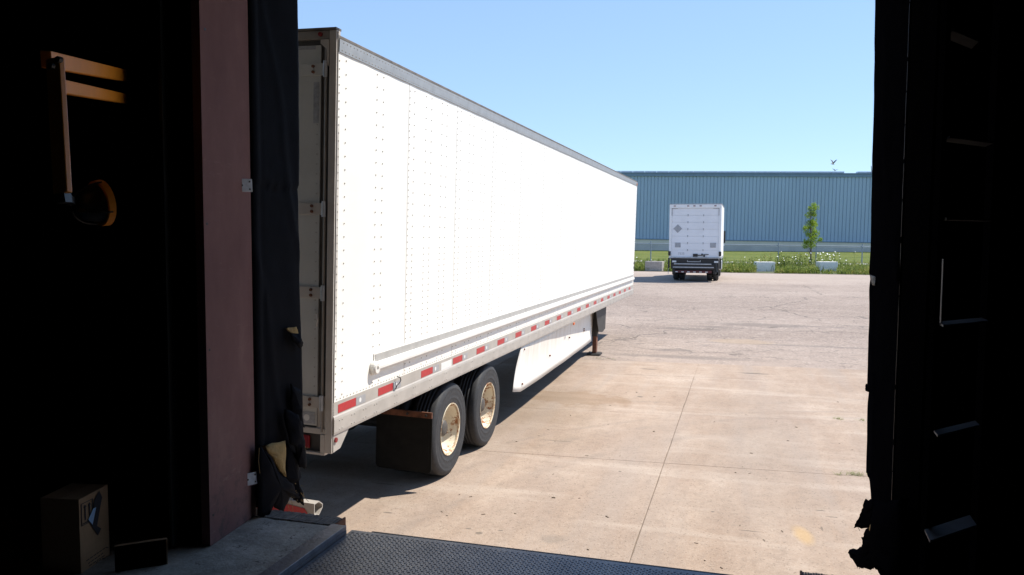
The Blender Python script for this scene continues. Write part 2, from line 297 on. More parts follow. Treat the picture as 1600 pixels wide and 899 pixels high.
def jamb_mat():
    m, n, b = newmat("oxblood_painted_steel"); co = coords(n)
    f = noise_node(n, co, 3.0, 6, 0.7, (1, 1, 0.5))
    c = ramp(n, f, [(0.3, (0.155, 0.072, 0.068)), (0.55, (0.195, 0.096, 0.088)), (0.75, (0.25, 0.135, 0.118))])
    s = noise_node(n, co, 5.0, 8, 0.85, (1, 0.6, 3.5))
    c = mixc(n, math_(n, 'MULTIPLY', ramp(n, s, [(0.60, (0, 0, 0)), (0.64, (1, 1, 1))]), 0.5), c, (0.28, 0.17, 0.15))
    zc = N(n, "ShaderNodeSeparateXYZ"); L(n, co, zc.inputs[0])
    low = N(n, "ShaderNodeMapRange"); low.inputs[1].default_value = 1.75; low.inputs[2].default_value = 1.2; L(n, zc.outputs[2], low.inputs[0])
    k = math_(n, 'MULTIPLY', low.outputs[0], ramp(n, noise_node(n, co, 14, 6, 0.8), [(0.50, (0, 0, 0)), (0.60, (1, 1, 1))]))
    c = mixc(n, math_(n, 'MULTIPLY', k, 0.6), c, (0.06, 0.05, 0.05))
    L(n, c, b.inputs[0]); b.inputs["Roughness"].default_value = 0.75; b.inputs["Specular IOR Level"].default_value = 0.2
    bump(n, b, s, 0.25, 0.004); return m
m_jamb = jamb_mat()

def wheelpaint():
    m, n, b = newmat("cream_wheel_paint"); co = coords(n, False)
    f = noise_node(n, co, 9, 5, 0.75)
    c = mixc(n, ramp(n, f, [(0.53, (0, 0, 0)), (0.585, (1, 1, 1))]), (0.80, 0.73, 0.57), (0.30, 0.11, 0.035))
    c = mixc(n, ramp(n, noise_node(n, co, 4, 3, 0.6), [(0.56, (0, 0, 0)), (0.75, (0.6, 0.6, 0.6))]), c, (0.42, 0.27, 0.14))
    L(n, c, b.inputs[0]); b.inputs["Roughness"].default_value = 0.55; return m
m_wheel = wheelpaint()

def skirtpaint():
    m, n, b = newmat("streaked_white_skirt"); co = coords(n, False)
    st = noise_node(n, co, 1.0, 6, 0.75, (1, 5.5, 0.9))
    zc = N(n, "ShaderNodeSeparateXYZ"); L(n, co, zc.inputs[0])
    top = N(n, "ShaderNodeMapRange"); top.inputs[1].default_value = -0.65; top.inputs[2].default_value = 0.0; L(n, zc.outputs[2], top.inputs[0])
    k = math_(n, 'MULTIPLY', ramp(n, st, [(0.42, (0, 0, 0)), (0.62, (1, 1, 1))]), top.outputs[0])
    c = mixc(n, math_(n, 'MULTIPLY', k, 0.45), (0.83, 0.80, 0.74), (0.45, 0.34, 0.22))
    c = mixc(n, math_(n, 'MULTIPLY', ramp(n, noise_node(n, co, 3, 4), [(0.5, (0, 0, 0)), (0.7, (1, 1, 1))]), 0.25), c, (0.70, 0.65, 0.56))
    L(n, c, b.inputs[0]); b.inputs["Roughness"].default_value = 0.5; bump(n, b, noise_node(n, co, 1.2, 2), 0.1, 0.02); return m
m_skirt = skirtpaint()

def cladmat():
    m, n, b = newmat("blue_grey_cladding"); co = coords(n)
    f = noise_node(n, co, 0.25, 4, 0.6, (1, 1, 0.4))
    c = ramp(n, f, [(0.3, (0.345, 0.445, 0.560)), (0.7, (0.385, 0.495, 0.615))])
    L(n, c, b.inputs[0]); b.inputs["Roughness"].default_value = 0.55; b.inputs["Metallic"].default_value = 0.0; return m
m_clad = cladmat()

def deckmat():
    m, n, b = newmat("worn_tread_plate"); co = coords(n)
    f = noise_node(n, co, 5, 6, 0.75)
    c = ramp(n, f, [(0.35, (0.075, 0.080, 0.098)), (0.5, (0.125, 0.130, 0.150)), (0.68, (0.20, 0.195, 0.195))])
    L(n, c, b.inputs[0]); b.inputs["Metallic"].default_value = 0.55; b.inputs["Roughness"].default_value = 0.38
    bump(n, b, noise_node(n, co, 90, 3, 0.7), 0.15, 0.003); return m
m_deck = deckmat()
m_tread = mat("worn_highlit_tread", (0.26, 0.265, 0.28), 0.35, 0.6, 0.2, 8)  # paler than the deck: worn bars with their highlights put into the colour
m_angle = mat("worn_steel_angle", (0.15, 0.155, 0.18), 0.42, 0.4, 0.35, 10, 0.2, 60)

# ------------------------------------------------------------------ mesh helpers
class MB:
    def __init__(s): s.v = []; s.f = []
    def add(s, vs, fs):
        o = len(s.v); s.v += [tuple(v) for v in vs]; s.f += [tuple(i + o for i in f) for f in fs]; return s
    def box(s, x0, x1, y0, y1, z0, z1):
        return s.add([(x0, y0, z0), (x1, y0, z0), (x1, y1, z0), (x0, y1, z0), (x0, y0, z1), (x1, y0, z1), (x1, y1, z1), (x0, y1, z1)],
                     [(0, 3, 2, 1), (4, 5, 6, 7), (0, 1, 5, 4), (1, 2, 6, 5), (2, 3, 7, 6), (3, 0, 4, 7)])
    def prism(s, poly, axis, a, b):
        """poly: 2D points; axis: the axis it is pushed along (0 x: poly is y,z; 1 y: poly is x,z; 2 z: poly is x,y)"""
        def P(p, t): return (t, p[0], p[1]) if axis == 0 else (p[0], t, p[1]) if axis == 1 else (p[0], p[1], t)
        n = len(poly)
        vs = [P(p, a) for p in poly] + [P(p, b) for p in poly]
        return s.add(vs, [tuple(range(n))[::-1], tuple(range(n, 2 * n))] + [(i, (i + 1) % n, n + (i + 1) % n, n + i) for i in range(n)])
    def tube(s, p, q, r, seg=8, r2=None, caps=True):
        p = Vector(p); q = Vector(q); d = (q - p).normalized(); a = d.orthogonal().normalized(); c = d.cross(a); r2 = r if r2 is None else r2
        vs = [p + (a * math.cos(2 * math.pi * i / seg) + c * math.sin(2 * math.pi * i / seg)) * r for i in range(seg)]
        vs += [q + (a * math.cos(2 * math.pi * i / seg) + c * math.sin(2 * math.pi * i / seg)) * r2 for i in range(seg)]
        fs = [(i, (i + 1) % seg, seg + (i + 1) % seg, seg + i) for i in range(seg)]
        if caps: fs += [tuple(range(seg))[::-1], tuple(range(seg, 2 * seg))]
        return s.add(vs, fs)
    def bar(s, p, q, w, h, upv=(0, 0, 1)):
        p = Vector(p); q = Vector(q); d = (q - p).normalized(); a = d.cross(Vector(upv)).normalized() * w / 2; c = a.cross(d).normalized() * h / 2
        vs = [p - a - c, p + a - c, p + a + c, p - a + c, q - a - c, q + a - c, q + a + c, q - a + c]
        return s.add(vs, [(0, 1, 2, 3), (7, 6, 5, 4), (0, 4, 5, 1), (1, 5, 6, 2), (2, 6, 7, 3), (3, 7, 4, 0)])
    def lathe_x(s, prof, seg=40, c=(0, 0, 0)):
        """prof: (x, r) turned about the x axis"""
        vs = []
        for (x, r) in prof:
            for i in range(seg):
                t = 2 * math.pi * i / seg; vs.append((c[0] + x, c[1] + r * math.cos(t), c[2] + r * math.sin(t)))
        fs = []
        for k in range(len(prof) - 1):
            for i in range(seg):
                j = (i + 1) % seg; fs.append((k * seg + i, k * seg + j, (k + 1) * seg + j, (k + 1) * seg + i))
        return s.add(vs, fs)
    def slab(s, pts, nrm, th):
        """a polygon in 3D given thickness th along nrm"""
        nrm = Vector(nrm).normalized(); n = len(pts); pts = [Vector(p) for p in pts]
        vs = pts + [p + nrm * th for p in pts]
        return s.add(vs, [tuple(range(n))[::-1], tuple(range(n, 2 * n))] + [(i, (i + 1) % n, n + (i + 1) % n, n + i) for i in range(n)])
    def build(s, name, m, parent=None, bevel=0, smooth=False, fixn=True, **kw):
        me = bpy.data.meshes.new(name); me.from_pydata(s.v, [], s.f); me.validate()
        if fixn:
            bm = bmesh.new(); bm.from_mesh(me); bmesh.ops.recalc_face_normals(bm, faces=bm.faces); bm.to_mesh(me); bm.free()
        if smooth: me.shade_smooth()
        me.materials.append(m)
        return link(name, me, parent, bevel, **kw)
def link(name, me, parent=None, bevel=0, **kw):
    o = bpy.data.objects.new(name, me); COL.objects.link(o)
    if parent is not None: o.parent = parent
    if bevel:
        b = o.modifiers.new("bevel", 'BEVEL'); b.width = bevel; b.segments = 2; b.limit_method = 'ANGLE'
    for k, v in kw.items(): o[k] = v
    return o
def B(name, m, parent, x0, x1, y0, y1, z0, z1, bevel=0, **kw):
    return MB().box(x0, x1, y0, y1, z0, z1).build(name, m, parent, bevel, **kw)
def thing(name, label, cat, loc=(0, 0, 0), group=None):
    o = bpy.data.objects.new(name, None); COL.objects.link(o); o.location = loc; o.empty_display_size = 0.2
    o["label"] = label; o["category"] = cat
    if group: o["group"] = group
    return o
def tag(o, label, cat, group=None):
    o["label"] = label; o["category"] = cat
    if group: o["group"] = group
    return o
def copy(o, parent=None, **kw):
    c = o.copy(); COL.objects.link(c)
    if parent is not None: c.parent = parent
    for k, v in kw.items(): c[k] = v
    return c
def copytree(o, parent=None, **kw):
    c = copy(o, parent, **kw)
    for ch in [x for x in COL.objects if x.parent == o]: copytree(ch, c)
    return c
def nz(x, y=0, z=0): return noise.noise(Vector((x, y, z)))

# ------------------------------------------------------------------ the yard
def smooth01(t): t = max(0, min(1, t)); return t * t * (3 - 2 * t)
G0 = -0.052
def gz(y): return G0 + (0.45 - G0) * smooth01((y - 19) / 17)
GZ = 0.45
B("ground", m_lawn, None, -1500, 1500, -300, 2500, -1.0, -0.25, kind="structure")
apron = B("concrete_apron", m_yard, None, -30, 30, 3.5, 16.0, -0.35, G0 - 0.009, kind="structure")
# joints of the slabs: the cross joints run very slightly askew
JX = [-28.8, -24.8, -20.8, -16.8, -12.8, -8.8, -4.8, -0.83, 3.2, 7.2, 11.2, 15.2, 19.2, 23.2, 27.2]
JY = [(3.5, 0.0), (9.27, 0.06), (11.97, 0.11), (15.27, 0.10), (16.90, 0.08)]
def jy(k, x): a, s_ = JY[k]; return a + s_ * x * (1 if abs(x) < 12 else 12 / abs(x))
g = 0.0034
for i in range(len(JX) - 1):
    for k in range(4):
        gx = g if k < 3 else .0006; gy0 = .0018 if k < 3 else .0005; gy1 = .0018 if k < 2 else .0005
        if i >= 7: gy0 = gy1 = .0007
        x0, x1 = JX[i] + gx, JX[i + 1] - gx
        y0a, y0b = jy(k, x0) + gy0, jy(k, x1) + gy0; y1a, y1b = jy(k + 1, x0) - gy1, jy(k + 1, x1) - gy1
        mb = MB(); NS = 14
        top = []
        # ragged, chipped edges along the joints
        def edge(p, q, ex):
            o = []
            for t in range(NS):
                a = t / NS; v = Vector(p).lerp(Vector(q), a)
                inn = max(0, nz(v.x * 3.1, v.y * 3.1, ex) - 0.10) * (0.016 if k < 3 else 0.004)
                o.append((v, inn))
            return o
        cx, cy = (x0 + x1) / 2, (y0a + y1a) / 2
        ring = edge((x0, y0a), (x1, y0b), 1) + edge((x1, y0b), (x1, y1b), 2) + edge((x1, y1b), (x0, y1a), 3) + edge((x0, y1a), (x0, y0a), 4)
        pts = []
        for v, inn in ring:
            dv = (Vector((cx, cy)) - v).normalized(); pts.append(v + dv * inn)
        n_ = len(pts); zt = R.uniform(-0.0015, 0.0015)
        vs = [(p.x, p.y, -0.10) for p in pts] + [(p.x, p.y, zt - 0.004) for p in pts]
        vs += [((p + (Vector((cx, cy)) - p).normalized() * 0.006).x, (p + (Vector((cx, cy)) - p).normalized() * 0.006).y, zt) for p in pts]
        fs = [(a, (a + 1) % n_, n_ + (a + 1) % n_, n_ + a) for a in range(n_)] + [(n_ + a, n_ + (a + 1) % n_, 2 * n_ + (a + 1) % n_, 2 * n_ + a) for a in range(n_)]
        fs += [tuple(range(2 * n_, 3 * n_))]
        mb.add(vs, fs).build("slab", m_conc, apron).location = (0, 0, G0)

def line(pa, pb):      # a horizontal line through two ground points, as f(t) with t in metres from pa
    a = Vector((pa[0], pa[1])); d = (Vector((pb[0], pb[1])) - a).normalized()
    return lambda t: a + d * t
def strip(name, la, lb, za, zb, m, t0=-70, t1=70, nu=60, nv=16, zf=None, **kw):
    mb = MB(); vs = []; fs = []
    for i in range(nu + 1):
        t = t0 + (t1 - t0) * i / nu; a, b = la(t), lb(t)
        for j in range(nv + 1):
            s_ = j / nv; p = a.lerp(b, s_); z = zf(p) if zf else za + (zb - za) * s_; vs.append((p.x, p.y, z))
    for i in range(nu):
        for j in range(nv):
            q = i * (nv + 1) + j; fs.append((q, q + nv + 1, q + nv + 2, q + 1))
    mb.add(vs, fs); o = mb.build(name, m, None, fixn=False, smooth=True, **kw)
    if o.data.polygons[0].normal.z < 0: o.data.flip_normals()
    return o
def apron_edge(t): x = max(-70, min(70, t)); return Vector((x, jy(4, x) + 0.004))
eA, eB = at_depth(993, 424.3, 50.0), at_depth(1366, 430.8, 46.2)
e_line = line(eA, eB)
def e_off(d, hm=1.0):
    n_ = Vector((-(eB.y - eA.y), eB.x - eA.x)).normalized()
    return lambda t: e_line(t) + n_ * d
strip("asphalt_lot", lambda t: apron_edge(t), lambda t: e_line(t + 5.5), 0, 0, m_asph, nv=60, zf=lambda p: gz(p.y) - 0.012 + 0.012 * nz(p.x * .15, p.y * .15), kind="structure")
m_soil = mat("weedy_soil", (0.10, 0.085, 0.055), 0.95, 0, 0.3, 1.2, world=True, c2=(0.08, 0.11, 0.03), c2amt=0.55)
strip("verge", e_line, e_off(18), GZ + .01, GZ + 0.0, m_soil, kind="structure", nv=10)
strip("pavement", e_off(18), e_off(21.5), GZ + 0.03, GZ + 0.05, m_walk, kind="structure", nv=4)
# far building axis
bA, bB = at_depth(993, 392, 112), at_depth(1366, 393, 107)
bdir = Vector((bB.x - bA.x, bB.y - bA.y)).normalized()
b_line = line((bA.x, bA.y), (bB.x, bB.y))
strip("lawn", e_off(21.5), lambda t: b_line(t), GZ + 0.04, 0.75, m_lawn, kind="structure", nv=12, t0=-90, t1=90)

# ------------------------------------------------------------------ far warehouse
wh = thing("warehouse", "long blue ribbed metal warehouse beyond the lawn across the lot", "building", (bA.x, bA.y, 0))
wh.rotation_euler = (0, 0.0105, math.atan2(bdir.y, bdir.x))
# local: x along the wall, -y towards the camera, z up
X0, X1 = -46.0, 75.0
Z0, Zs, Zf, Zt = -1.0, 2.40, 11.25, 11.75
MB().box(X0, X1, 0.15, 45, Z0, Zf).build("wall", m_trim, wh)
MB().box(X0, X1, -0.10, 0.148, Z0, 1.62).build("lower_plinth", m_conc_low, wh)
MB().box(X0, X1, -0.04, 0.146, 1.622, Zs - .08).build("plinth", m_conc_base, wh)
MB().box(X0, X1, -0.16, 0.144, Zs - .078, Zs + .04).build("drip_trim", m_trim, wh)
MB().prism([(-0.22, Zf), (0.3, Zf), (0.3, Zt), (-0.30, Zt), (-0.30, Zt - .12), (-0.22, Zt - .14)], 0, X0, X1).build("eaves_fascia", m_trim, wh)
MB().prism([(0.2, Zt - .05), (22, Zt + 1.0), (45, Zt - .05), (45, Zt - .3), (0.2, Zt - .3)], 0, X0, X1).build("roof", m_trim, wh)
# cladding sheet: two ribs each, 0.96 m wide
prof = []
for k in range(2):
    o = k * 0.48; prof += [(o, -0.09), (o + 0.17, -0.09), (o + 0.18, -0.10), (o + 0.20, -0.10), (o + 0.21, -0.09), (o + 0.345, -0.09), (o + 0.365, 0.005), (o + 0.455, 0.005), (o + 0.475, -0.09)]
prof.append((0.96, -0.09))
vs = [(x, y, Zs + .04) for x, y in prof] + [(x, y, Zf) for x, y in prof]; k = len(prof)
mb = MB().add(vs, [(i, i + 1, k + i + 1, k + i) for i in range(k - 1)])
c0 = mb.build("cladding_sheet", m_clad, wh, fixn=False); c0.location = (X0, 0.03, 0)
if c0.data.polygons[0].normal.y > 0: c0.data.flip_normals()
for i in range(1, int((X1 - X0) / 0.96)):
    c = copy(c0, wh); c.location = (X0 + i * 0.96, 0.03 + (0.008 if i % 2 else 0), 0)
# thin pale panels lying on the roof edge, one stretch missing
px0 = None
MB().box(0, 1.62, 0.0, 1.0, Zt + .05, Zt + .24).build("roof_panel", m_solar, wh, 0).location = (X0, 0.02, 0)
pp = [o for o in COL.objects if o.name == "roof_panel"][0]
i = 1
while X0 + i * 1.68 < X1:
    x = X0 + i * 1.68
    if not (26.9 < x < 28.4): copy(pp, wh).location = (x, 0.02, 0)
    i += 1
lampx = 31.9
MB().box(lampx - .35, lampx + .35, -0.45, 0.15, Zt + .22, Zt + .62).build("flood_light", m_placard, wh, 0.04)
MB().tube((lampx - .5, 0, Zt), (lampx - .62, 0, Zt + 1.0), 0.05).build("conduit", m_placard, wh)

def gull(px, py, d, s, label, yaw, lift):
    p = at_depth(px, py, d); t = thing("gull", label, "bird", p, None); t.rotation_euler = (0.1, 0.15, yaw)
    prof = [(-.30, .004), (-.22, .05), (-.08, .075), (.08, .07), (.17, .05), (.25, .045), (.30, .02), (.36, .004)]
    MB().lathe_x([(x * s, r * s) for x, r in prof], 10).build("body", m_gull, t, smooth=True)
    for sg in (-1, 1):
        a = lift; pts = [Vector((.12, 0, 0.02)), Vector((.14, .26 * sg, .26 * a)), Vector((.02, .62 * sg, .34 * a)), Vector((-.05, .58 * sg, .32 * a)), Vector((-.02, .26 * sg, .24 * a)), Vector((-.08, 0, 0.02))]
        MB().slab([q * s for q in pts], (0, 0, 1), 0.012).build("wing", m_gulld, t)
gull(1301, 256.5, 96, 1.0, "pale gull in flight above the blue warehouse roof, the higher one", 0.6, 1.6)
gull(1305, 266.5, 99, 0.7, "small dark gull low over the gap in the warehouse roof panels", 2.2, 0.7)

# ------------------------------------------------------------------ fence
fence = thing("chain_link_fence", "galvanised chain link fence behind the weeds at the lot edge", "fence", (0, 0, 0))
fa, fb = at_depth(1010, 380.9, 55.5), at_depth(1366, 385.9, 54.0)
fd = (fb - fa); flen = fd.length; fd = fd.normalized()
def fpt(t): return fa + fd * t
MB().tube(fpt(-26), fpt(34), 0.03, 8).build("top_rail", m_galv, fence)
MB().tube(fpt(-26) - Vector((0, 0, 1.5)), fpt(34) - Vector((0, 0, 1.5)), 0.012, 5).build("tension_wire", m_galv, fence)
ts = []
for x in (1017, 1075, 1129, 1172, 1216.5, 1275.7, 1347.7):
    d = ray(x, 385); A = Vector((fd.x, fd.y)); # intersect in plan
    n_ = Vector((-fd.y, fd.x)); tt = (Vector((fa.x, fa.y)).dot(n_)) / (Vector((d.x, d.y)).dot(n_)); q = Vector((d.x, d.y)) * tt
    ts.append((q - Vector((fa.x, fa.y))).dot(A))
ts += [ts[0] - 2.8 * k for k in range(1, 8)] + [ts[6] + 2.9 * k for k in range(1, 7)]
for t in ts:
    if abs(t - ts[3]) < .01: continue
    p = fpt(t); MB().tube((p.x, p.y + .05, GZ - .2), (p.x, p.y + .05, p.z + 0.20), 0.038, 8).build("post", m_galv, fence, smooth=False)
mb = MB(); hgt = 1.5; pitch = 0.11; t = -26.0
while t < 34 - hgt:
    a, b_ = fpt(t), fpt(t + hgt); 
    for p, q in ((a, b_ - Vector((0, 0, hgt))), (a - Vector((0, 0, hgt)), b_)):
        s_ = Vector((0.0018, 0, 0)); mb.add([p - s_, p + s_, q + s_, q - s_], [(0, 1, 2, 3)])
    t += pitch
mb.build("wire_mesh", m_galv, fence, fixn=False, kind="stuff")

# ------------------------------------------------------------------ concrete blocks
def block(pxl, pxr, pyb, m, label):
    d = (H - GZ) * F / (pyb - (370.5 + (pxl - 800) * ROLL)); a, b_ = at_depth(pxl, pyb, d), at_depth(pxr, pyb, d)
    wd = (Vector((b_.x - a.x, b_.y - a.y))).length
    t = thing("concrete_block", label, "concrete block", (a.x, a.y, GZ - 0.02), "concrete blocks along the lot edge"); t.rotation_euler = (0, 0, math.atan2(b_.y - a.y, b_.x - a.x) + 0.0)
    MB().box(0, wd, 0, .62, 0, .64).build("body", m, t, 0.025)
    for x in (wd * .3, wd * .7): MB().tube((x, .31, .63), (x, .31, .67), .03, 8).build("lifting_eye", m_rust, t)
    return t
bl = block(1007.5, 1034.5, 424, m_block_d, "rough grey concrete block left of the parked box truck")
bl.rotation_euler.z -= 0.42
block(1182, 1211, 425, m_block_w, "pale concrete block just right of the box truck, clear of weeds")
block(1280, 1309, 424.5, m_block_w, "pale concrete block beside the young tree, half hidden by weeds")

# ------------------------------------------------------------------ vegetation
def blade(mb, base, h, wd, lean, az):
    d = Vector((math.cos(az), math.sin(az), 0)); s_ = Vector((-d.y, d.x, 0)) * wd / 2
    p1 = base + Vector((0, 0, h * .6)) + d * lean * .35; p2 = base + Vector((0, 0, h)) + d * lean
    mb.add([base - s_, base + s_, p1 + s_ * .8, p1 - s_ * .8, p2], [(0, 1, 2, 3), (3, 2, 4)])
def leafq(mb, c, s_, rnd):
    a = Vector((rnd.uniform(-1, 1), rnd.uniform(-1, 1), rnd.uniform(-.5, .8))).normalized(); b_ = a.orthogonal().normalized()
    b_ = (Matrix.Rotation(rnd.uniform(0, 6.28), 3, a) @ b_)
    a, b_ = a * s_, b_ * s_ * .55
    mb.add([c - a, c - b_ * .9, c + a, c + b_ * .9], [(0, 1, 2, 3)])
mb = MB(); rnd = random.Random(3)
for i in range(9500):
    t = rnd.uniform(-28, 40); d = abs(rnd.gauss(0, 1)) * 2.4 if i < 6500 else rnd.uniform(0, 17)
    d += 0.15 + 0.35 * nz(t * .9, 5)
    if d > 17.5: continue
    p = e_off(max(-.15, d))(t)
    pxx = 800 + F * (Vector((p.x, p.y, 0)) - EYE).dot(rt) / (Vector((p.x, p.y, 0)) - EYE).dot(fw); dpp = (Vector((p.x, p.y, 0)) - EYE).dot(fw)
    if dpp < 50.2 and (1003 < pxx < 1041 or 1178 < pxx < 1213): continue
    low = dpp < 51.0 and 1277 < pxx < 1311
    hh = (0.34 + 0.30 * (0.5 + nz(t * .35, d * .4))) * rnd.uniform(.55, 1.15) * (1 if d > .7 else .65)
    if low:
        if rnd.random() < .55: continue
        hh *= .42
    base = Vector((p.x, p.y, GZ))
    for k in range(5): blade(mb, base + Vector((rnd.uniform(-.15, .15), rnd.uniform(-.15, .15), 0)), hh * rnd.uniform(.6, 1.1), .035, hh * rnd.uniform(.1, .6), rnd.uniform(0, 6.28))
    for k in range(6): leafq(mb, base + Vector((rnd.uniform(-.2, .2), rnd.uniform(-.2, .2), hh * rnd.uniform(.15, .85))), rnd.uniform(.03, .08), rnd)
mb.build("verge_weeds", m_weed, None, fixn=False, kind="stuff")
def tall_weed(px, d, h, n_st, spread, nfl, label, seed, sp=.6):
    rnd = random.Random(seed); p = on_z(px, 415, GZ); r_ = at_depth(px, 415, d)
    t = thing("flowering_weed", label, "weed", (r_.x, r_.y, GZ), "tall weeds along the fence")
    st = MB(); lf = MB(); fl = MB()
    for i in range(n_st):
        b_ = Vector((rnd.gauss(0, spread * .5), rnd.gauss(0, .3), 0)); hh = h * rnd.uniform(.5, 1.0)
        tip = b_ + Vector((rnd.uniform(-.2, .2), rnd.uniform(-.15, .15), hh))
        st.tube(b_, tip, .012, 4, .006, False)
        for k in range(int(26 * sp)):
            q = b_.lerp(tip, rnd.uniform(.1, .95)); leafq(lf, q + Vector((rnd.gauss(0, .09), rnd.gauss(0, .09), 0)), rnd.uniform(.03, .075), rnd)
        if i < nfl:
            fl.tube(tip, tip + Vector((0, -.012, .02)), .012, 7, rnd.uniform(.025, .055))
    st.build("stems", m_weed, t, fixn=False); lf.build("leaves", m_weed, t, fixn=False)
    if nfl: fl.build("flower_heads", m_petal, t, kind="stuff")
tall_weed(1196, 52.5, 1.0, 26, 1.3, 3, "bushy tall weed rising behind the concrete block right of the truck", 1, 1.0)
tall_weed(1222, 51.5, 1.25, 36, 1.6, 5, "leafy tall weed clump in front of the fence post between the two pale blocks", 2, 1.1)
tall_weed(1240, 51, 1.0, 14, 1.2, 10, "sparse white flowering weed left of the young tree", 3, .35)
tall_weed(1286, 52.4, 1.25, 46, 1.5, 30, "dense white flowered weed clump at the foot of the young tree", 4, .5)
tall_weed(1145, 53, .9, 22, 1.6, 3, "thin tall grassy weeds directly right of the box truck", 5, .5)
tall_weed(1010, 53, .85, 26, 2.0, 3, "thin tall grassy weeds behind the grey block left of the truck", 6, .5)

def young_tree():
    p = at_depth(1266, 415, 53); base = Vector((p.x, p.y, GZ))
    t = thing("young_tree", "slim young green tree behind the weeds between two pale concrete blocks", "tree", base)
    tr = MB(); top = Vector((-.12, 0, 4.2))
    pts = [Vector((0, 0, 0)), Vector((.03, 0, 1.2)), Vector((-.03, .02, 2.3)), Vector((-.06, 0, 3.4)), top]
    for i in range(4): tr.tube(pts[i], pts[i + 1], [.05, .045, .035, .02][i], 8, [.045, .035, .02, .006][i], False)
    rnd = random.Random(9); cl = []
    for i in range(34):
        f = rnd.uniform(0, 1); z = 1.55 + f * 2.8
        wd = (0.62 if z < 2.4 else 0.5 if z < 3.2 else 0.30) * (1 - .25 * max(0, (z - 3.6)))
        if z < 1.9: wd *= .7
        az = rnd.uniform(0, 6.28); c = Vector((math.cos(az) * wd * rnd.uniform(.3, 1), math.sin(az) * wd * rnd.uniform(.3, 1), z))
        a = pts[0].lerp(top, max(.25, (z - .55) / 4.3)); a.x *= .5
        tr.tube(a, c, .014, 5, .004, False); cl.append((c, rnd.uniform(.16, .30)))
    tr.build("trunk", m_bark, t, fixn=False, smooth=True)
    lf = MB()
    for c, r_ in cl:
        for k in range(150):
            v = Vector((rnd.gauss(0, 1), rnd.gauss(0, 1), rnd.gauss(0, 1))).normalized() * r_ * rnd.uniform(.2, 1.05) ** .6
            leafq(lf, c + v + Vector((0, 0, .03)), rnd.uniform(.03, .055), rnd)
    lf.build("crown", m_leaf, t, fixn=False)
    MB().tube((0, -.02, 0), (0, -.02, .75), .11, 10, .08).build("trunk_guard", m_guard, t)
young_tree()
def tuft(px, py, n_, s_, label, z=G0):
    p = on_z(px, py, z); mb = MB(); rnd = random.Random(px)
    for i in range(n_): blade(mb, Vector((p.x + rnd.gauss(0, s_), p.y + rnd.gauss(0, .03), z)), rnd.uniform(.010, .035), .006, rnd.uniform(.02, .09), rnd.uniform(0, 6.28))
    tag(mb.build("grass_tuft", m_tuft, None, fixn=False), label, "grass tuft", "grass tufts in the concrete joints")
tuft(1338, 742, 60, .05, "largest grass tuft in the concrete joint beside the right dock pad")
tuft(1311, 742, 10, .02, "tiny grass sprig in the near joint, left of the largest tuft")
tuft(1310, 655, 26, .05, "low grass tuft in the far cross joint of the concrete")
tuft(1347, 657, 22, .04, "grass tuft in the far cross joint nearest the right dock pad")
tuft(943, 561, 40, .14, "yellowish grass tuft at the concrete edge below the landing gear")

# litter: small dark stones and wood chips on the concrete
mb = MB(); rnd = random.Random(21)
for i in range(60):
    px, py = rnd.uniform(560, 1350), rnd.uniform(600, 890)
    p = on_z(px, py, G0)
    if p.x < -2.9 and p.y > 6: continue
    l, w_, h_ = rnd.uniform(.006, .022), rnd.uniform(.004, .010), rnd.uniform(.003, .008); a = rnd.uniform(0, 3.14); dx = Vector((math.cos(a), math.sin(a), 0))
    mb.bar(p - dx * l + Vector((0, 0, h_ / 2)), p + dx * l + Vector((0, 0, h_ / 2)), w_, h_)
mb.build("grit", m_yard, None, kind="stuff")

# ------------------------------------------------------------------ white trailer
TL_ = Vector((-3.036, 5.392, 1.045))
yw, ln_ = 0.01084395, 0.02511602
td = Vector((math.sin(yw), math.cos(yw), 0)); ts_ = td.cross(Vector((0, 0, 1))).normalized()
tu = Vector((0, 0, 1)) * math.cos(ln_) + ts_ * math.sin(ln_); tside = td.cross(tu)
TM = Matrix.Identity(4)
for i in range(3): TM[i][0] = tside[i]; TM[i][1] = td[i]; TM[i][2] = tu[i]; TM[i][3] = TL_[i]
tr = thing("semi_trailer", "long white box semi trailer parked at the dock with rusty cream wheels", "trailer")
tr.matrix_world = TM
# local: x out to the right side (0 = skin), y forward from the rear, z up from the rail's lower edge; width 2.59
LEN, HT, WID = 16.15, 3.07, 2.59
GL = -1.097           # the ground
def T(name, m, x0, x1, y0, y1, z0, z1, bevel=0, parent=None, **kw): return B(name, m, parent or tr, x0, x1, y0, y1, z0, z1, bevel, **kw)
T("body", m_seam, -WID + .01, -0.008, .04, LEN - .02, .05, HT - .03)
T("roof", m_roofedge, -WID, 0.004, .01, LEN, HT - .028, HT, .006)
MB().prism([(-.003, 2.944), (.008, 2.944), (.010, 3.0), (.010, 3.040), (-.003, 3.040)], 1, .02, LEN).build("top_rail", m_alu, tr)
MB().prism([(-WID + .003, 2.944), (-WID - .008, 2.944), (-WID - .010, 3.040), (-WID + .003, 3.040)], 1, .02, LEN).build("top_rail", m_alu, tr)
T("front_wall", m_white, -WID, 0.0, LEN - .018, LEN + .02, .0, HT - .03)
seams = [0.02, 1.304] + [1.304 + 1.219 * k for k in range(1, 13)]
seams = [s for s in seams if s < LEN - .3] + [LEN - .02]
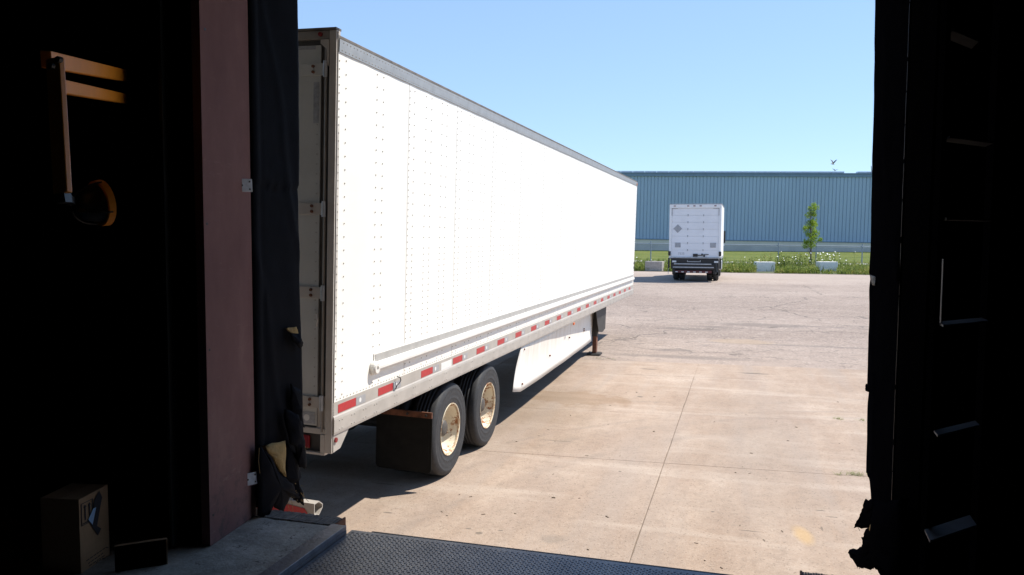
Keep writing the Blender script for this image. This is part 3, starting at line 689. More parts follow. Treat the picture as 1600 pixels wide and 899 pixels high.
for i in range(len(seams) - 1):
    y0, y1 = seams[i] + .003, seams[i + 1] - .003
    for side in (0, 1):
        mb = MB(); vs = []; fs = []; n1, n2 = 12, 8
        for a in range(n1 + 1):
            for c in range(n2 + 1):
                y = y0 + (y1 - y0) * a / n1; z = .256 + (2.944 - .256) * c / n2
                # sheets dished a hair between their posts
                ph = (a % 4) / 4; dd = -.0018 * math.sin(math.pi * ph) + .0016 * nz(y * 1.1, z * 1.3, 4)
                vs.append((dd if side == 0 else -WID - dd, y, z))
        for a in range(n1):
            for c in range(n2):
                q = a * (n2 + 1) + c; f = (q, q + n2 + 1, q + n2 + 2, q + 1)
                fs.append(f if side == 0 else f[::-1])
        mb.add(vs, fs).build("side_panel", m_white, tr, smooth=True, fixn=False)
# lower side rail: upper band carries the tape, lower band stands proud
for sx, x0 in ((1, 0), (-1, -WID)):
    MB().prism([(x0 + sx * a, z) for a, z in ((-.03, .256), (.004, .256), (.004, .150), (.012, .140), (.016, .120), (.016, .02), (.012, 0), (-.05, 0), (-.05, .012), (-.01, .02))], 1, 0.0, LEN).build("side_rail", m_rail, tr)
    # rub rail
    MB().prism([(x0 + sx * a, z) for a, z in ((.0, .545), (.007, .545), (.007, .475), (.040, .462), (.052, .440), (.052, .418), (.040, .396), (.004, .385), (0, .385))], 1, .68 if sx > 0 else .2, LEN - .12).build("rub_rail", m_rub, tr)
    MB().box(min(x0 + sx * .0072, x0 + sx * .0105), max(x0 + sx * .0072, x0 + sx * .0105), .70, LEN - .12, .478, .538).build("rub_rail_flange", m_flange, tr)
MB().lathe_x([(.0, .058), (.035, .058), (.05, .045), (.05, .018), (.03, .016), (.03, .001)], 20, (0.001, .665, .428)).build("rub_rail_cap", m_rub, tr, smooth=False)
# rivets
mb = MB()
def rivet(y, z, x=0.0, r=.007, hgt=.004):
    n = 6; vs = [(x, y + r * math.cos(6.283 * i / n), z + r * math.sin(6.283 * i / n)) for i in range(n)] + [(x + hgt, y + .55 * r * math.cos(6.283 * i / n), z + .55 * r * math.sin(6.283 * i / n)) for i in range(n)]
    mb.add(vs, [(i, (i + 1) % n, n + (i + 1) % n, n + i) for i in range(n)] + [tuple(range(n, 2 * n))])
def vcol(y, dense=False):
    z = .30
    while z < 2.92:
        if not (y > .66 and .37 < z < .56): rivet(y, z, .0008)
        z += .060 if (dense or (z < 1.40 and y > 1.0)) else .104
y = .035; vcol(.035, True); vcol(.14)
k = 0
pos = [.665, .785] 
for q in pos: vcol(q)
y = 1.304
while y < LEN - .2:
    seam = any(abs(y - s) < .03 for s in seams)
    vcol(y + (.02 if seam else -.01), seam); vcol(y + .125); y += .4063
y = .06
while y < LEN:
    rivet(y, .272, .001, .006); rivet(y, 2.962, .009, .006); rivet(y + .02, 3.022, .010, .006); y += .055
y = .08
while y < LEN:
    for dy in (0, .045):
        for z in (.035, .105): rivet(y + dy, z, .016, .008)
    y += .4063 if y > .5 else .20
mb.build("rivets", m_rivet, tr, fixn=False, kind="stuff")
# conspicuity tape
y = .075; first = None; i = 0
def tape_set(y, ln):
    a = MB().box(.004, .0058, y, y + ln, .160, .228).build("red_tape", m_red, tr)
    b_ = MB().box(.004, .0056, y + ln + .004, y + ln + .17, .160, .228).build("silver_tape", m_silver, tr)
    MB().tube((.0056, y + ln + .075, .194), (.0062, y + ln + .075, .194), .020, 14).build("oval_mark", m_pale, b_)
starts = [.075, .77, 1.70, 2.56, 3.33] + [3.33 + .80 * k for k in range(1, 16)]
for y in starts:
    if y < LEN - .5: tape_set(y, .29)
T("label_sticker", m_pale, .004, .0056, 2.22, 2.52, .150, .226)
# little wire hook hanging from the rail
hk = MB(); pts = [(.02, 1.09, .165), (.03, 1.095, .20), (.04, 1.125, .215), (.045, 1.145, .24), (.04, 1.135, .268), (.02, 1.115, .275)]
for a, b_ in zip(pts, pts[1:]): hk.tube(a, b_, .005, 6)
hk.build("wire_hook", m_darksteel, tr)
T("hook_bracket", m_alu, .0045, .010, 1.07, 1.12, .155, .225, parent=tr)
T("marker_light", m_amber, .002, .022, LEN - .16, LEN - .08, 2.955, 3.02, .006)
T("marker_light", m_orange, .0, .02, 8.60, 8.70, -.055, -.012, .006)
T("connector_bracket", m_darksteel, -.01, .012, LEN - .05, LEN + .06, .70, .76)
T("connector_bracket", m_darksteel, -.01, .012, LEN - .05, LEN + .06, .82, .88)
# rear frame
for x0, x1 in ((-.060, .0), (-WID, -WID + .060)):
    T("rear_post", m_post, x0, x1, -.012, .05, -.145, 3.10, .004)
T("post_return", m_chan, .0005, .004, .002, .012, -.14, 3.09)
T("post_channel", m_chan, -.142, -.0605, .012, .048, .30, 3.02)
T("post_foot", m_post, -.142, -.0605, .004, .048, .046, .2995)
MB().tube((-.090, -.004, .02), (-.090, -.004, 3.0), .010, 8).build("post_lip", m_header, tr)
T("rear_header", m_header, -WID + .0605, -.0605, -.010, .05, 3.035, 3.10, .004)
T("header_gutter", m_chan, -WID + .0605, -.0605, .02, .05, 3.0, 3.034)
T("header_cap", m_roofedge, -WID, .0, -.02, .06, 3.102, 3.118)
MB().prism([(-.13, 3.03), (-.062, 3.03), (-.062, 2.83), (-.074, 2.85), (-.080, 2.96), (-.13, 3.0)], 1, -.020, -.0125).build("corner_gusset", m_post, tr)
hx = MB(); hx.lathe_x([(0, .0)], 3)
for x in (-.135, -.9, -1.3, -1.7, -2.4): MB().tube((x, -.011, 3.070), (x, -.024, 3.070), .017, 14).build("header_light", m_lens, tr)
for dx0, dx1 in ((-1.285, -.1335), (-2.457, -1.305)):
    d_ = T("rear_door", m_door, dx0, dx1, .004, .05, .06, 2.995, .004)
    for z0 in (.75, 1.45, 2.15): pass
    T("gasket", m_gask, dx1 - .004 if dx1 > -.5 else dx0, dx1 + .001 if dx1 > -.5 else dx0 + .004, -.001, .052, .06, 2.995, parent=d_)
    for bx in (dx0 + .18, dx0 + .35): MB().tube((bx, -.02, .0), (bx, -.02, 3.02), .017, 8).build("lock_rod", m_lightgrey, d_)
mb = MB()
z = .15
while z < 2.8:
    for x in (-.165,): n_ = 6; mb.tube((x, .004, z), (x, .0005, z), .006, 6)
    z += .075
mb.build("door_rivets", m_rivet, tr, fixn=False, kind="stuff")
for z in (2.812, 1.757, 1.11, .25):
    hgs = T("hinge", m_post if z < 2 else m_door, -.31, -.105, -.010, .003, z - .045, z + .045, .003)
    MB().tube((-.090, -.016, z - .06), (-.090, -.016, z + .06), .0165, 10).build("pin", m_lightgrey, hgs)
    for bz in (-.02, .022): MB().tube((-.195, -.010, z + bz), (-.195, -.024, z + bz), .012, 6).build("bolt", m_rust, hgs)
# grey tape corners on the door
T("silver_tape", m_placard, -.40, -.185, .0015, .0038, 2.965, 2.990)
T("silver_tape", m_placard, -.199, -.152, .0015, .0038, 2.41, 2.72)
T("silver_tape", m_placard, -.40, -.155, .0015, .0038, .075, .165)
MB().tube((-.23, .0012, .12), (-.23, -.0005, .12), .026, 12).build("oval_mark", m_pale, tr)
kb = MB(); 
for a, b_ in (((-.16, -.01, .93), (-.135, -.03, .95)), ((-.135, -.03, .95), (-.125, -.03, .90)), ((-.125, -.03, .90), (-.14, -.02, .85))): kb.tube(a, b_, .008, 6)
kb.build("door_hook", m_post, tr)
# sill with its lights
T("rear_sill", m_post, -WID + .0605, -.0605, -.006, .05, .0, .045, .003)
T("sill_back", m_darksteel, -WID + .0605, -.0605, .02, .06, -.145, -.001)
T("sill_lower_lip", m_post, -WID + .0605, -.0605, -.012, .05, -.165, -.146, .002)
T("sill_divider", m_post, -.10, -.0606, -.0115, .02, -.145, -.001, .002)
for x in (-.36, -.62): T("tail_light", m_lens, x, x + .16, -.004, .018, -.125, -.02, .01)
MB().prism([(.0, -.001), (.26, -.001), (.12, -.13), (.0, -.14)], 0, -.05, .004).build("corner_bracket", m_rail, tr)
MB().tube((.004, .04, -.045), (.016, .04, -.045), .020, 12).build("marker_light", m_lens, tr)
# underride guard: a hexagonal hollow bar on two uprights
hexo = [(-.055, -.70), (.02, -.70), (.075, -.655), (.075, -.625), (.02, -.585), (-.055, -.585)]
hexi = [(-.047, -.692), (.017, -.692), (.067, -.652), (.067, -.628), (.017, -.593), (-.047, -.593)]
def hollow(name, m, o_, i_, xa, xb):
    n = len(o_); vs = [(xa, p[0] + .0, p[1]) for p in o_] + [(xb, p[0], p[1]) for p in o_] + [(xa, p[0], p[1]) for p in i_] + [(xb, p[0], p[1]) for p in i_]
    fs = []
    for i in range(n):
        j = (i + 1) % n; fs += [(i, j, n + j, n + i), (2 * n + i, 3 * n + i, 3 * n + j, 2 * n + j), (n + i, n + j, 3 * n + j, 3 * n + i), (i, 2 * n + i, 2 * n + j, j)]
    return MB().add(vs, fs).build(name, m, tr)
hollow("underride_bar", m_rail, [(a + .05, b_ + .02) for a, b_ in hexo], [(a + .05, b_ + .02) for a, b_ in hexi], -2.45, -.15)
MB().slab([(-.40, -.008, -.595), (-.235, -.008, -.612), (-.205, -.008, -.648), (-.25, -.008, -.664), (-2.2, -.008, -.664), (-2.2, -.008, -.595)], (0, -1, 0), .0015).build("red_tape", m_red, tr)
for x in (-.85, -1.75): T("guard_upright", m_rub, x, x + .06, .0, .09, -.565, -.02)
# running gear
T("floor_underside", m_darksteel, -WID + .06, -.06, .06, LEN - .05, .0, .048)
mb = MB(); y = .5
while y < LEN - .3: mb.box(-WID + .35, -.35, y, y + .05, -.09, -.001); y += .305
mb.build("crossmembers", m_darksteel, tr)
for x in (-.80, -1.95): T("slider_rail", m_darksteel, x, x + .16, 1.2, 5.6, -.30, -.092)
S1, S2 = 2.655, 3.945
rimp = [(-.290, .255), (-.275, .285), (-.268, .285), (-.260, .262), (-.20, .245), (-.10, .228), (-.075, .222), (-.070, .18), (-.030, .16), (-.030, .10)]
def wheel(x_out, y, sgn):
    """outer face of the tyre at x_out"""
    def sx(pr): return [(-a * -sgn * -1, r) for a, r in pr]
    zc = GL + .516
    t1 = [(0, .29), (.0, .30), (.004, .312), (.003, .318), (.010, .340), (.013, .352), (.011, .356), (.016, .39), (.0165, .42), (.012, .448), (.014, .452), (.012, .458), (.004, .482), (-.004, .496), (-.014, .506), (-.030, .511), (-.055, .514)]
    for g_ in (-.085, -.125, -.165, -.205):
        t1 += [(g_ + .008, .516), (g_ + .006, .502), (g_ - .006, .502), (g_ - .008, .516)]
    t1 += [(-.235, .513), (-.262, .502), (-.278, .478), (-.29, .455), (-.30, .40), (-.292, .34), (-.285, .30), (-.28, .285), (-.0, .285), (0, .29)]
    t1 = [(a * sgn, r) for a, r in t1]
    # rim barrel: deep dish seen from outside
    rm = [(-.004, .288), (.006, .290), (.006, .282), (-.008, .272), (-.03, .268), (-.07, .256), (-.15, .250), (-.175, .236), (-.185, .20), (-.168, .15), (-.160, .118), (-.160, .09)]
    rm = [(a * sgn, r) for a, r in rm]
    hb = [(-.165, .125), (-.150, .122), (-.110, .105), (-.075, .090), (-.060, .075), (-.055, .03), (-.055, .001)]
    hb = [(a * sgn, r) for a, r in hb]
    w_ = MB().lathe_x(rm, 48, (x_out, y, zc)).build("wheel", m_wheel, tr, smooth=True)
    MB().lathe_x(t1, 64, (x_out, y, zc)).build("tyre", m_rubber, w_, smooth=True)
    MB().lathe_x([((.0065) * sgn, .291), ((.0068) * sgn, .2885), ((-.004) * sgn, .2675), ((-.012) * sgn, .2665)], 48, (x_out, y, zc)).build("rim_edge", m_rimrust, w_, smooth=True)
    MB().lathe_x(hb, 24, (x_out, y, zc)).build("hub", m_chan, w_, smooth=True)
    mbn = MB()
    for i in range(10):
        a = 6.283 * i / 10; cy_, cz_ = y + .145 * math.cos(a), zc + .145 * math.sin(a)
        mbn.tube((x_out - .172 * sgn, cy_, cz_), (x_out - .130 * sgn, cy_, cz_), .017, 6)
    mbn.build("lug_nuts", m_rust, w_)
    return w_
for y in (S1, S2):
    wheel(-.045, y, 1); wheel(-.385, y, 1)
    wheel(-WID + .045, y, -1); wheel(-WID + .385, y, -1)
    MB().tube((-.45, y, GL + .516), (-WID + .45, y, GL + .516), .065, 12).build("axle", m_darksteel, tr)
# mud flaps
for xa, xb in ((-.650, -.015), (-WID + .015, -WID + .650)):
    fl = MB()
    pts = [(xa, -.30), (xb, -.30), (xb, -.87), (xb - .012, -.895), (xb - .04, -.91), (xa + .04, -.91), (xa + .012, -.895), (xa, -.87)]
    fo = MB().prism(pts, 1, 2.055, 2.066).build("mud_flap", m_flap, tr)
    MB().prism([(xa + .03, -.33), (xb - .03, -.33), (xb - .03, -.87), (xa + .03, -.87)], 1, 2.048, 2.0545).build("moulded_panel", m_flap, fo, 0.003)
    MB().box(xa + .02, xb + .008 if xa > -1 else xb, 2.025, 2.047, -.325, -.262).build("flap_bar", m_rust if xa > -1 else m_darksteel, tr, 0.003)
MB().tube((-.07, 2.025, -.294), (-.07, 2.010, -.294), .013, 8).build("bolt", m_darksteel, tr)
MB().tube((-.28, 2.025, -.294), (-.28, 2.010, -.294), .013, 8).build("bolt", m_darksteel, tr)
T("flap_bar_arm", m_darksteel, -.80, -.70, 1.85, 2.3, -.32, -.092)
# side skirts: flush at the wheels, tucked in towards the front
for sg, xo in ((1, 0.0), (-1, -WID)):
    nS, nT = 30, 8; fr = []; ys0, ys1 = 5.06, 11.9
    def inset(s): return .012 + .24 * (s ** 1.3) + .0025 * math.sin(s * 21)
    vs = []
    for a in range(nS + 1):
        s = a / nS
        for c in range(nT + 1):
            v = c / nT                      # 0 top, 1 bottom
            ytop = 5.30 + (12.05 - 5.30) * s; ybot = 5.10 + (11.75 - 5.10) * s
            zt = -.004; zb = -.665 - .10 * s
            if s < .035: zb += (.035 - s) / .035 * .07; ybot -= .17 * (.035 - s) / .035
            y = ytop + (ybot - ytop) * v; z = zt + (zb - zt) * v
            vs.append((xo - sg * (inset(s) + .02 * math.sin(v * 3.1) + .010 * s * (1 - v) * math.sin(s * 17)), y, z))
    fs = []
    for a in range(nS):
        for c in range(nT):
            q = a * (nT + 1) + c; fs.append((q, q + nT + 1, q + nT + 2, q + 1))
    sk = MB().add(vs, fs).build("side_skirt", m_skirt, tr, smooth=True, fixn=False)
    so_ = sk.modifiers.new("solid", 'SOLIDIFY'); so_.thickness = .01; so_.offset = 0
for (yy, zz, nn) in ((5.45, -.07, 0), (5.40, -.57, 0), (7.2, -.42, 0), (8.9, -.33, 0), (10.6, -.40, 0), (10.6, -.36, 0)):
    s = (yy - 5.2) / 6.7; xx = -(.012 + .24 * (max(0, s) ** 1.3) + .0025 * math.sin(s * 21)) - .012
    T("skirt_bolt", m_rust, xx, xx + .022, yy, yy + .035, zz - .012, zz + .012)
# landing gear
for sg, xo in ((1, -.22), (-1, -WID + .22)):
    yc = 12.05
    hs = MB().prism([(11.42, -.001), (12.72, -.001), (12.68, -.58), (12.30, -.62), (11.86, -.56)], 0, xo + sg * .092, xo + sg * .105).build("gusset_plate", m_darksteel, tr)
    leg = T("landing_leg", m_darksteel, min(xo - sg * .07, xo + sg * .05), max(xo - sg * .07, xo + sg * .05), yc - .09, yc + .09, -.68, -.001, .008)
    MB().box(xo - .05, xo + .04, yc - .075, yc + .075, -1.06, -.675).build("inner_tube", m_rust, leg, 0.006)
    MB().prism([(yc - .16, GL + .0), (yc + .16, GL + .0), (yc + .13, GL + .035), (yc - .13, GL + .035)], 0, xo - .15, xo + .14).build("foot", m_darksteel, leg)
    T("gear_box", m_darksteel, min(xo - sg * .15, xo - sg * .02), max(xo - sg * .15, xo - sg * .02), yc + .10, yc + .30, -.42, -.12, .01)
MB().tube((-.3, 12.05, -.50), (-WID + .3, 12.05, -.50), .022, 8).build("cross_shaft", m_darksteel, tr)
mb = MB(); mb.bar((-.3, 12.1, -.7), (-1.2, 12.1, -.1), .05, .05); mb.bar((-WID + .3, 12.1, -.7), (-1.4, 12.1, -.1), .05, .05)
mb.build("gear_brace", m_darksteel, tr)

# ------------------------------------------------------------------ box truck
rl = on_y(1045, 401, 39.3); rr = on_y(1126, 401, 39.3)
TW = rr.x - rl.x; tk = thing("box_truck", "white box truck with a roll-up rear door and lowered black lift gate", "truck", (rl.x, 39.3, GZ))
zt = at_depth(1085, 320.5, 38.95).z - GZ
zdb = at_depth(1085, 401.5, 38.95).z - GZ        # sill of the box
def K(name, m, x0, x1, y0, y1, z0, z1, bevel=0, parent=None, **kw): return B(name, m, parent or tk, x0, x1, y0, y1, z0, z1, bevel, **kw)
K("cargo_box", m_truck, .0, TW, .06, 5.2, zdb - .12, zt - .02, .02)
K("side_rail", m_lightgrey, TW - .02, TW + .012, .06, 5.2, zdb - .10, zdb + .02)
K("rear_post", m_truck, .0, .115, .0, .08, zdb - .02, zt - .185, .012)
K("rear_post", m_truck, TW - .115, TW, .0, .08, zdb - .02, zt - .185, .012)
K("header", m_truck, .0, TW, -.003, .08, zt - .18, zt, .012)
K("roof_edge", m_lightgrey, -.01, TW + .01, -.01, 5.2, zt + .002, zt + .03)
for fx in (.10, .36, .48, .60, .88): K("marker_light", m_dlens, TW * fx - .05, TW * fx + .05, -.02, -.004, zt - .10, zt - .06)
dz0, dz1 = zdb, zt - .19; nP = 7; ph = (dz1 - dz0) / nP
for i in range(nP):
    K("door_panel", m_truckdoor, .118, TW - .118, .035, .07, dz0 + i * ph + .006, dz0 + (i + 1) * ph - .006, .006)
for i in range(1, nP):
    for fx in (.36, .66):
        K("door_hinge", m_lightgrey, TW * fx - .02, TW * fx + .02, .024, .036, dz0 + i * ph - .05, dz0 + i * ph + .05)
K("door_track", m_placard, .10, .135, .0, .03, zt - .55, zt - .19); K("door_track", m_placard, TW - .135, TW - .10, .0, .03, zt - .55, zt - .19)
K("track_angle", m_placard, .13, .40, .02, .03, zt - .215, zt - .195); K("track_angle", m_placard, TW - .40, TW - .13, .02, .03, zt - .215, zt - .195)
cx_, cz_ = TW * .165, zdb + (zt - zdb) * .54
pl = MB().prism([(cx_ - .21, cz_), (cx_, cz_ - .21), (cx_ + .21, cz_), (cx_, cz_ + .21)], 1, .022, .034).build("placard_holder", m_placard, tk)
MB().prism([(cx_ - .12, cz_), (cx_, cz_ - .12), (cx_ + .12, cz_), (cx_, cz_ + .12)], 1, .018, .0215).build("placard_face", m_silver, pl)
for fx in (.12, .80): K("vent_plate", m_placard, TW * fx - .01, TW * fx + .26, .02, .034, zdb + .47, zdb + .70, .004)
fc = bpy.data.curves.new("unit_number", 'FONT'); fc.body = "7535"; fc.size = .16; fc.extrude = .002; fc.materials.append(m_placard)
fo = bpy.data.objects.new("unit_number_text", fc); COL.objects.link(fo); bpy.context.view_layer.update(); fme = bpy.data.meshes.new_from_object(fo.evaluated_get(bpy.context.evaluated_depsgraph_get())); bpy.data.objects.remove(fo); fo = link("unit_number", fme, tk); fo.location = (TW * .175, .030, zdb + .11); fo.rotation_euler = (math.pi / 2, 0, 0)
mb = MB(); lz = zdb + .10
mb.box(TW * .47, TW * .56, -.02, .034, lz - .08, lz + .06); mb.box(TW * .56, TW * .65, -.01, .034, lz - .03, lz + .01); mb.box(TW * .63, TW * .66, -.02, .034, lz - .03, lz + .07)
mb.box(TW * .67, TW * .70, -.02, .034, lz - .08, lz + .04); mb.box(TW * .70, TW * .77, -.01, .034, lz + .02, lz + .05)
mb.build("door_latch", m_black, tk)
for sx in (.03, TW - .03): K("latch_block", m_black, sx - .06, sx + .06, -.07, -.002, zdb + .06, zdb + .28, .015)
# lift gate and under body
K("sill", m_lightgrey, .05, TW - .05, -.05, .05, zdb - .06, zdb - .005, .01)
K("chassis_box", m_darksteel, .30, TW - .30, .12, 6.6, .50, zdb - .125)  # plain dark steel block standing for the chassis
K("rear_apron", m_black, .10, TW - .10, -.02, .06, .62, zdb - .07, .02)
for sx in (.17, TW - .30): K("tail_light", m_pale, sx, sx + .20, -.06, -.021, zdb - .27, zdb - .18, .01)
mb = MB(); mb.box(TW * .36, TW * .62, -.05, -.0215, zdb - .24, zdb - .21); mb.box(TW * .36, TW * .37, -.05, -.0215, zdb - .21, zdb - .15); mb.box(TW * .61, TW * .62, -.05, -.0215, zdb - .21, zdb - .15); mb.build("plate_bracket", m_lightgrey, tk)
K("lift_gate_platform", m_black, .20, TW - .22, -.16, -.065, zdb - .60, zdb - .33, .02)
K("step_edge", m_lightgrey, .27, TW - .42, -.18, -.161, zdb - .36, zdb - .31, .006)
K("step_edge", m_lightgrey, .22, TW - .30, -.19, -.161, zdb - .52, zdb - .47, .006)
bump_z = at_depth(1085, 424.5, 38.8).z - GZ
K("rear_bumper", m_bumpred, .30, TW - .40, -.12, -.06, bump_z - .05, bump_z + .07, .008)
for i in range(6): x = .34 + i * .285; K("reflector", m_pale, x, x + .12, -.126, -.1205, bump_z - .02, bump_z + .02)
for sx in (.20, TW - .32): K("lift_arm", m_black, sx, sx + .12, -.14, .5, bump_z - .1, zdb - .35, .01)
K("lift_rail", m_black, -.03, .05, -.06, .02, zdb - .55, zdb - .06, .01); K("grab_chain", m_placard, -.02, .0, -.05, -.03, zdb - .85, zdb - .55)
K("lift_rail", m_black, TW - .05, TW + .03, -.06, .02, zdb - .55, zdb - .06, .01)
MB().tube((TW - .22, -.2, zdb - .30), (TW - .16, -.2, zdb - .72), .05, 8).build("hose", m_black, tk)
def twheel(x, y, sg, r_=.49, wd=.26, parent=None):
    tp = [(0, .26), (.012, .30), (.012, r_ - .06), (-.02, r_), (-wd + .02, r_), (-wd, r_ - .06), (-wd, .30), (-wd + .01, .26)]
    w_ = MB().lathe_x([(a * sg, r) for a, r in [(-.01, .265), (-.06, .25), (-.10, .20), (-.08, .10), (-.05, .001)]], 24, (x, y, r_)).build("wheel", m_lightgrey, tk, smooth=True)
    MB().lathe_x([(a * sg, r) for a, r in tp], 32, (x, y, r_)).build("tyre", m_rubber, w_, smooth=True)
for x, sg in ((.14, -1), (.43, -1), (TW - .13, 1), (TW - .42, 1)): twheel(x, 1.5, sg)
for x, sg in ((.16, -1), (TW - .16, 1)): twheel(x, 6.3, sg)
MB().tube((.4, 1.5, .49), (TW - .4, 1.5, .49), .12, 12).build("axle", m_darksteel, tk)
K("mud_flap", m_flap, .12, .68, .70, .715, .30, zdb - .15); K("mud_flap", m_flap, TW - .68, TW - .10, .70, .715, .30, zdb - .15)
# cab
MB().prism([(5.35, .45), (7.5, .45), (7.5, 1.15), (7.25, 1.45), (6.8, 1.75), (6.35, 2.45), (5.35, 2.55)], 0, .16, TW - .16).build("cab", m_truck, tk, 0.04)
MB().prism([(5.6, 1.62), (6.65, 1.62), (6.25, 2.3), (5.65, 2.35)], 0, TW - .159, TW - .150).build("cab_window", m_black, tk)
K("fuel_tank", m_lightgrey, TW - .55, TW - .02, 3.2, 4.4, .45, .95, .06)
mz = at_depth(1131, 372, 46).z - GZ; mx = on_y(1131.5, 372, 39.3 + 6.2).x - rl.x
K("mirror", m_black, mx - .20, mx + .07, 6.1, 6.22, mz - .28, mz + .40, .03)
MB().tube((TW - .16, 6.15, mz - .2), (mx, 6.15, mz - .42), .025, 6).build("mirror_arm", m_truck, tk)
MB().tube((TW - .16, 6.15, mz + .35), (mx, 6.15, mz + .2), .02, 6).build("mirror_arm", m_black, tk)

# ------------------------------------------------------------------ the dock the camera stands in
FZ = 1.2; YI, YO = 2.95, 3.33; XL, XR = -2.31, 0.60; ZT = 4.25
def S(name, m, x0, x1, y0, y1, z0, z1, **kw): return B(name, m, None, x0, x1, y0, y1, z0, z1, 0, kind="structure", **kw)
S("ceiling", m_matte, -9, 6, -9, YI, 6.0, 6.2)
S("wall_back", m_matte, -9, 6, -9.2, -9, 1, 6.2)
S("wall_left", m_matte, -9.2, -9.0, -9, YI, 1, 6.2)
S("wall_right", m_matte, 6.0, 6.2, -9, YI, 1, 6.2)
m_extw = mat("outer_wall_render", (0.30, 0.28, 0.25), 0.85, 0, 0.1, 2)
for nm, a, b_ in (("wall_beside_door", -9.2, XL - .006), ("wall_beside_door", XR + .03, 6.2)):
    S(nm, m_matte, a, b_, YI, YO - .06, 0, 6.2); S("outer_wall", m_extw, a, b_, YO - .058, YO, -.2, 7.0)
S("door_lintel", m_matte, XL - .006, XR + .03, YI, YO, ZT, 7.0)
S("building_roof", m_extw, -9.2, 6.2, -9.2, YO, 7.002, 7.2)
# floor: broken concrete edge by the left pad
def ragged_floor():
    xs = [-9, -2.31] + [-2.31 + .03 * i for i in range(1, 15)]; xs = [x for x in xs if x < -1.89] + [-1.888]
    def ye(x): return 3.318 + (.018 * nz(x * 14, 2) if x > -2.32 else 0)
    vs = []; 
    n = len(xs)
    for x in xs: vs.append((x, -9, FZ))
    for x in xs: vs.append((x, 2.4, FZ))
    for x in xs: vs.append((x, ye(x), FZ - .004))
    for x in xs: vs.append((x, ye(x) - .004, .0))
    fs = []
    for r_ in range(3):
        for i in range(n - 1): fs.append((r_ * n + i, r_ * n + i + 1, (r_ + 1) * n + i + 1, (r_ + 1) * n + i))
    o = MB().add(vs, fs).build("dock_floor", m_dfloor, None, fixn=True, kind="structure")
    return o
ragged_floor()
yf = on_z(800, 857, FZ - .035).y
S("dock_floor", m_dfloor, .31, 6, -9, 3.32, .0, FZ)
S("dock_floor", m_dfloor, -1.888, .31, -9, .9, .0, FZ)
S("dock_face", m_dfloor, -9, 6, 2.2, 3.30, -.2, .80)

lv = thing("dock_leveler", "dark tread plate dock leveler deck in the foreground", "dock leveler", (0, 0, 0))
DX0, DX1 = -1.800, .225
MB().box(DX0, DX1, .95, yf - .012, FZ - .060, FZ - .035).build("deck", m_deck, lv)
MB().tube((DX0 + .10, yf + .004, FZ - .050), (DX1 - .02, yf + .004, FZ - .050), .0135, 10).build("hinge_tube", m_black, lv)
MB().box(DX0 + .10, DX1 - .04, yf + .018, yf + .030, FZ - .50, FZ - .055).build("lip", m_deck, lv)
mb = MB(); zt_ = FZ - .035
pt = .0130; ny = 0; y = 2.35
while y < yf - .03:
    x = DX0 + .02 + (0 if ny % 2 else pt)
    nxk = 0
    while x < DX1 - .02:
        a = math.radians(45 if (ny % 2) else -45); l_, w_, h_ = .0092, .0030, .0019
        ux, uy = math.cos(a), math.sin(a)
        q = [(x - ux * l_, y - uy * l_), (x + uy * w_, y - ux * w_), (x + ux * l_, y + uy * l_), (x - uy * w_, y + ux * w_)]
        vs = [(p[0], p[1], zt_ - .0005) for p in q] + [(x - ux * l_ * .5, y - uy * l_ * .5, zt_ + h_), (x + ux * l_ * .5, y + uy * l_ * .5, zt_ + h_)]
        mb.add(vs, [(0, 1, 4), (1, 5, 4), (1, 2, 5), (2, 3, 5), (3, 4, 5), (3, 0, 4)])
        x += pt * 2
    y += pt * 1.08; ny += 1
mb.build("tread_bars", m_tread, lv, fixn=False, kind="stuff")
for x0, x1, nm in ((-1.886, -1.806, "left"), (.235, .305, "right")):
    cb = tag(MB().box(x0, x1, -1.0, 3.335, FZ - .02, FZ + .003).build("curb_angle", m_angle, None, .002), "worn steel edge angle on the %s side of the tread plate leveler" % nm, "steel angle", "steel edge angles of the leveler pit")
    xx = x1 - .008 if nm == "left" else x0
    MB().box(xx, xx + .008, -1.0, 3.335, FZ - .14, FZ - .021).build("flange", m_angle, cb)

def bumper(x0, x1, label):
    t = thing("dock_bumper", label, "dock bumper", (x0, YO, FZ), "rubber dock bumpers")
    mb = MB(); x = .008; i = 0; rnd = random.Random(int(x0 * 100))
    while x < (x1 - x0) - .014:
        mb.box(x, x + .0085, .012, .115 + rnd.uniform(-.003, .003), -.48, -.006 + rnd.uniform(-.0025, .0015)); x += .0105
    mb.build("rubber_layers", m_bumper, t, kind="stuff")
    for xx in (0, x1 - x0 - .010):
        MB().box(xx, xx + .010, .004, .128, -.47, -.006).build("end_angle", m_rust, t, .003)
    return t
bumper(-2.42, -1.875, "laminated rubber dock bumper under the torn left pad, at the concrete edge")
bumper(.265, .66, "laminated rubber dock bumper at the lower right, under the right pad")

# left jamb
lj = tag(MB().add([(XL + .04, YI - .02, FZ), (XL + .04, YI - .02, ZT), (XL, YO + .004, ZT), (XL, YO + .004, FZ), (XL - .004, YI - .02, FZ), (XL - .004, YI - .02, ZT), (XL - .005, YO + .004, ZT), (XL - .005, YO + .004, FZ)],
     [(0, 3, 2, 1), (4, 5, 6, 7), (0, 1, 5, 4), (1, 2, 6, 5), (2, 3, 7, 6), (3, 0, 4, 7)]).build("door_jamb", m_jamb, None), "scuffed oxblood painted steel jamb left of the dock opening", "door jamb")
def jx(y): return XL + .04 - .04 * (y - (YI - .02)) / (YO + .004 - YI + .02)
for (px, py) in ((320, 46), (323, 350), (327, 547), (333, 805)):
    p = on_x(px, py, XL + .037); MB().tube((jx(p.y) - .001, p.y, p.z), (jx(p.y) + .0015, p.y, p.z), .006, 8).build("screw_hole", m_black, lj)
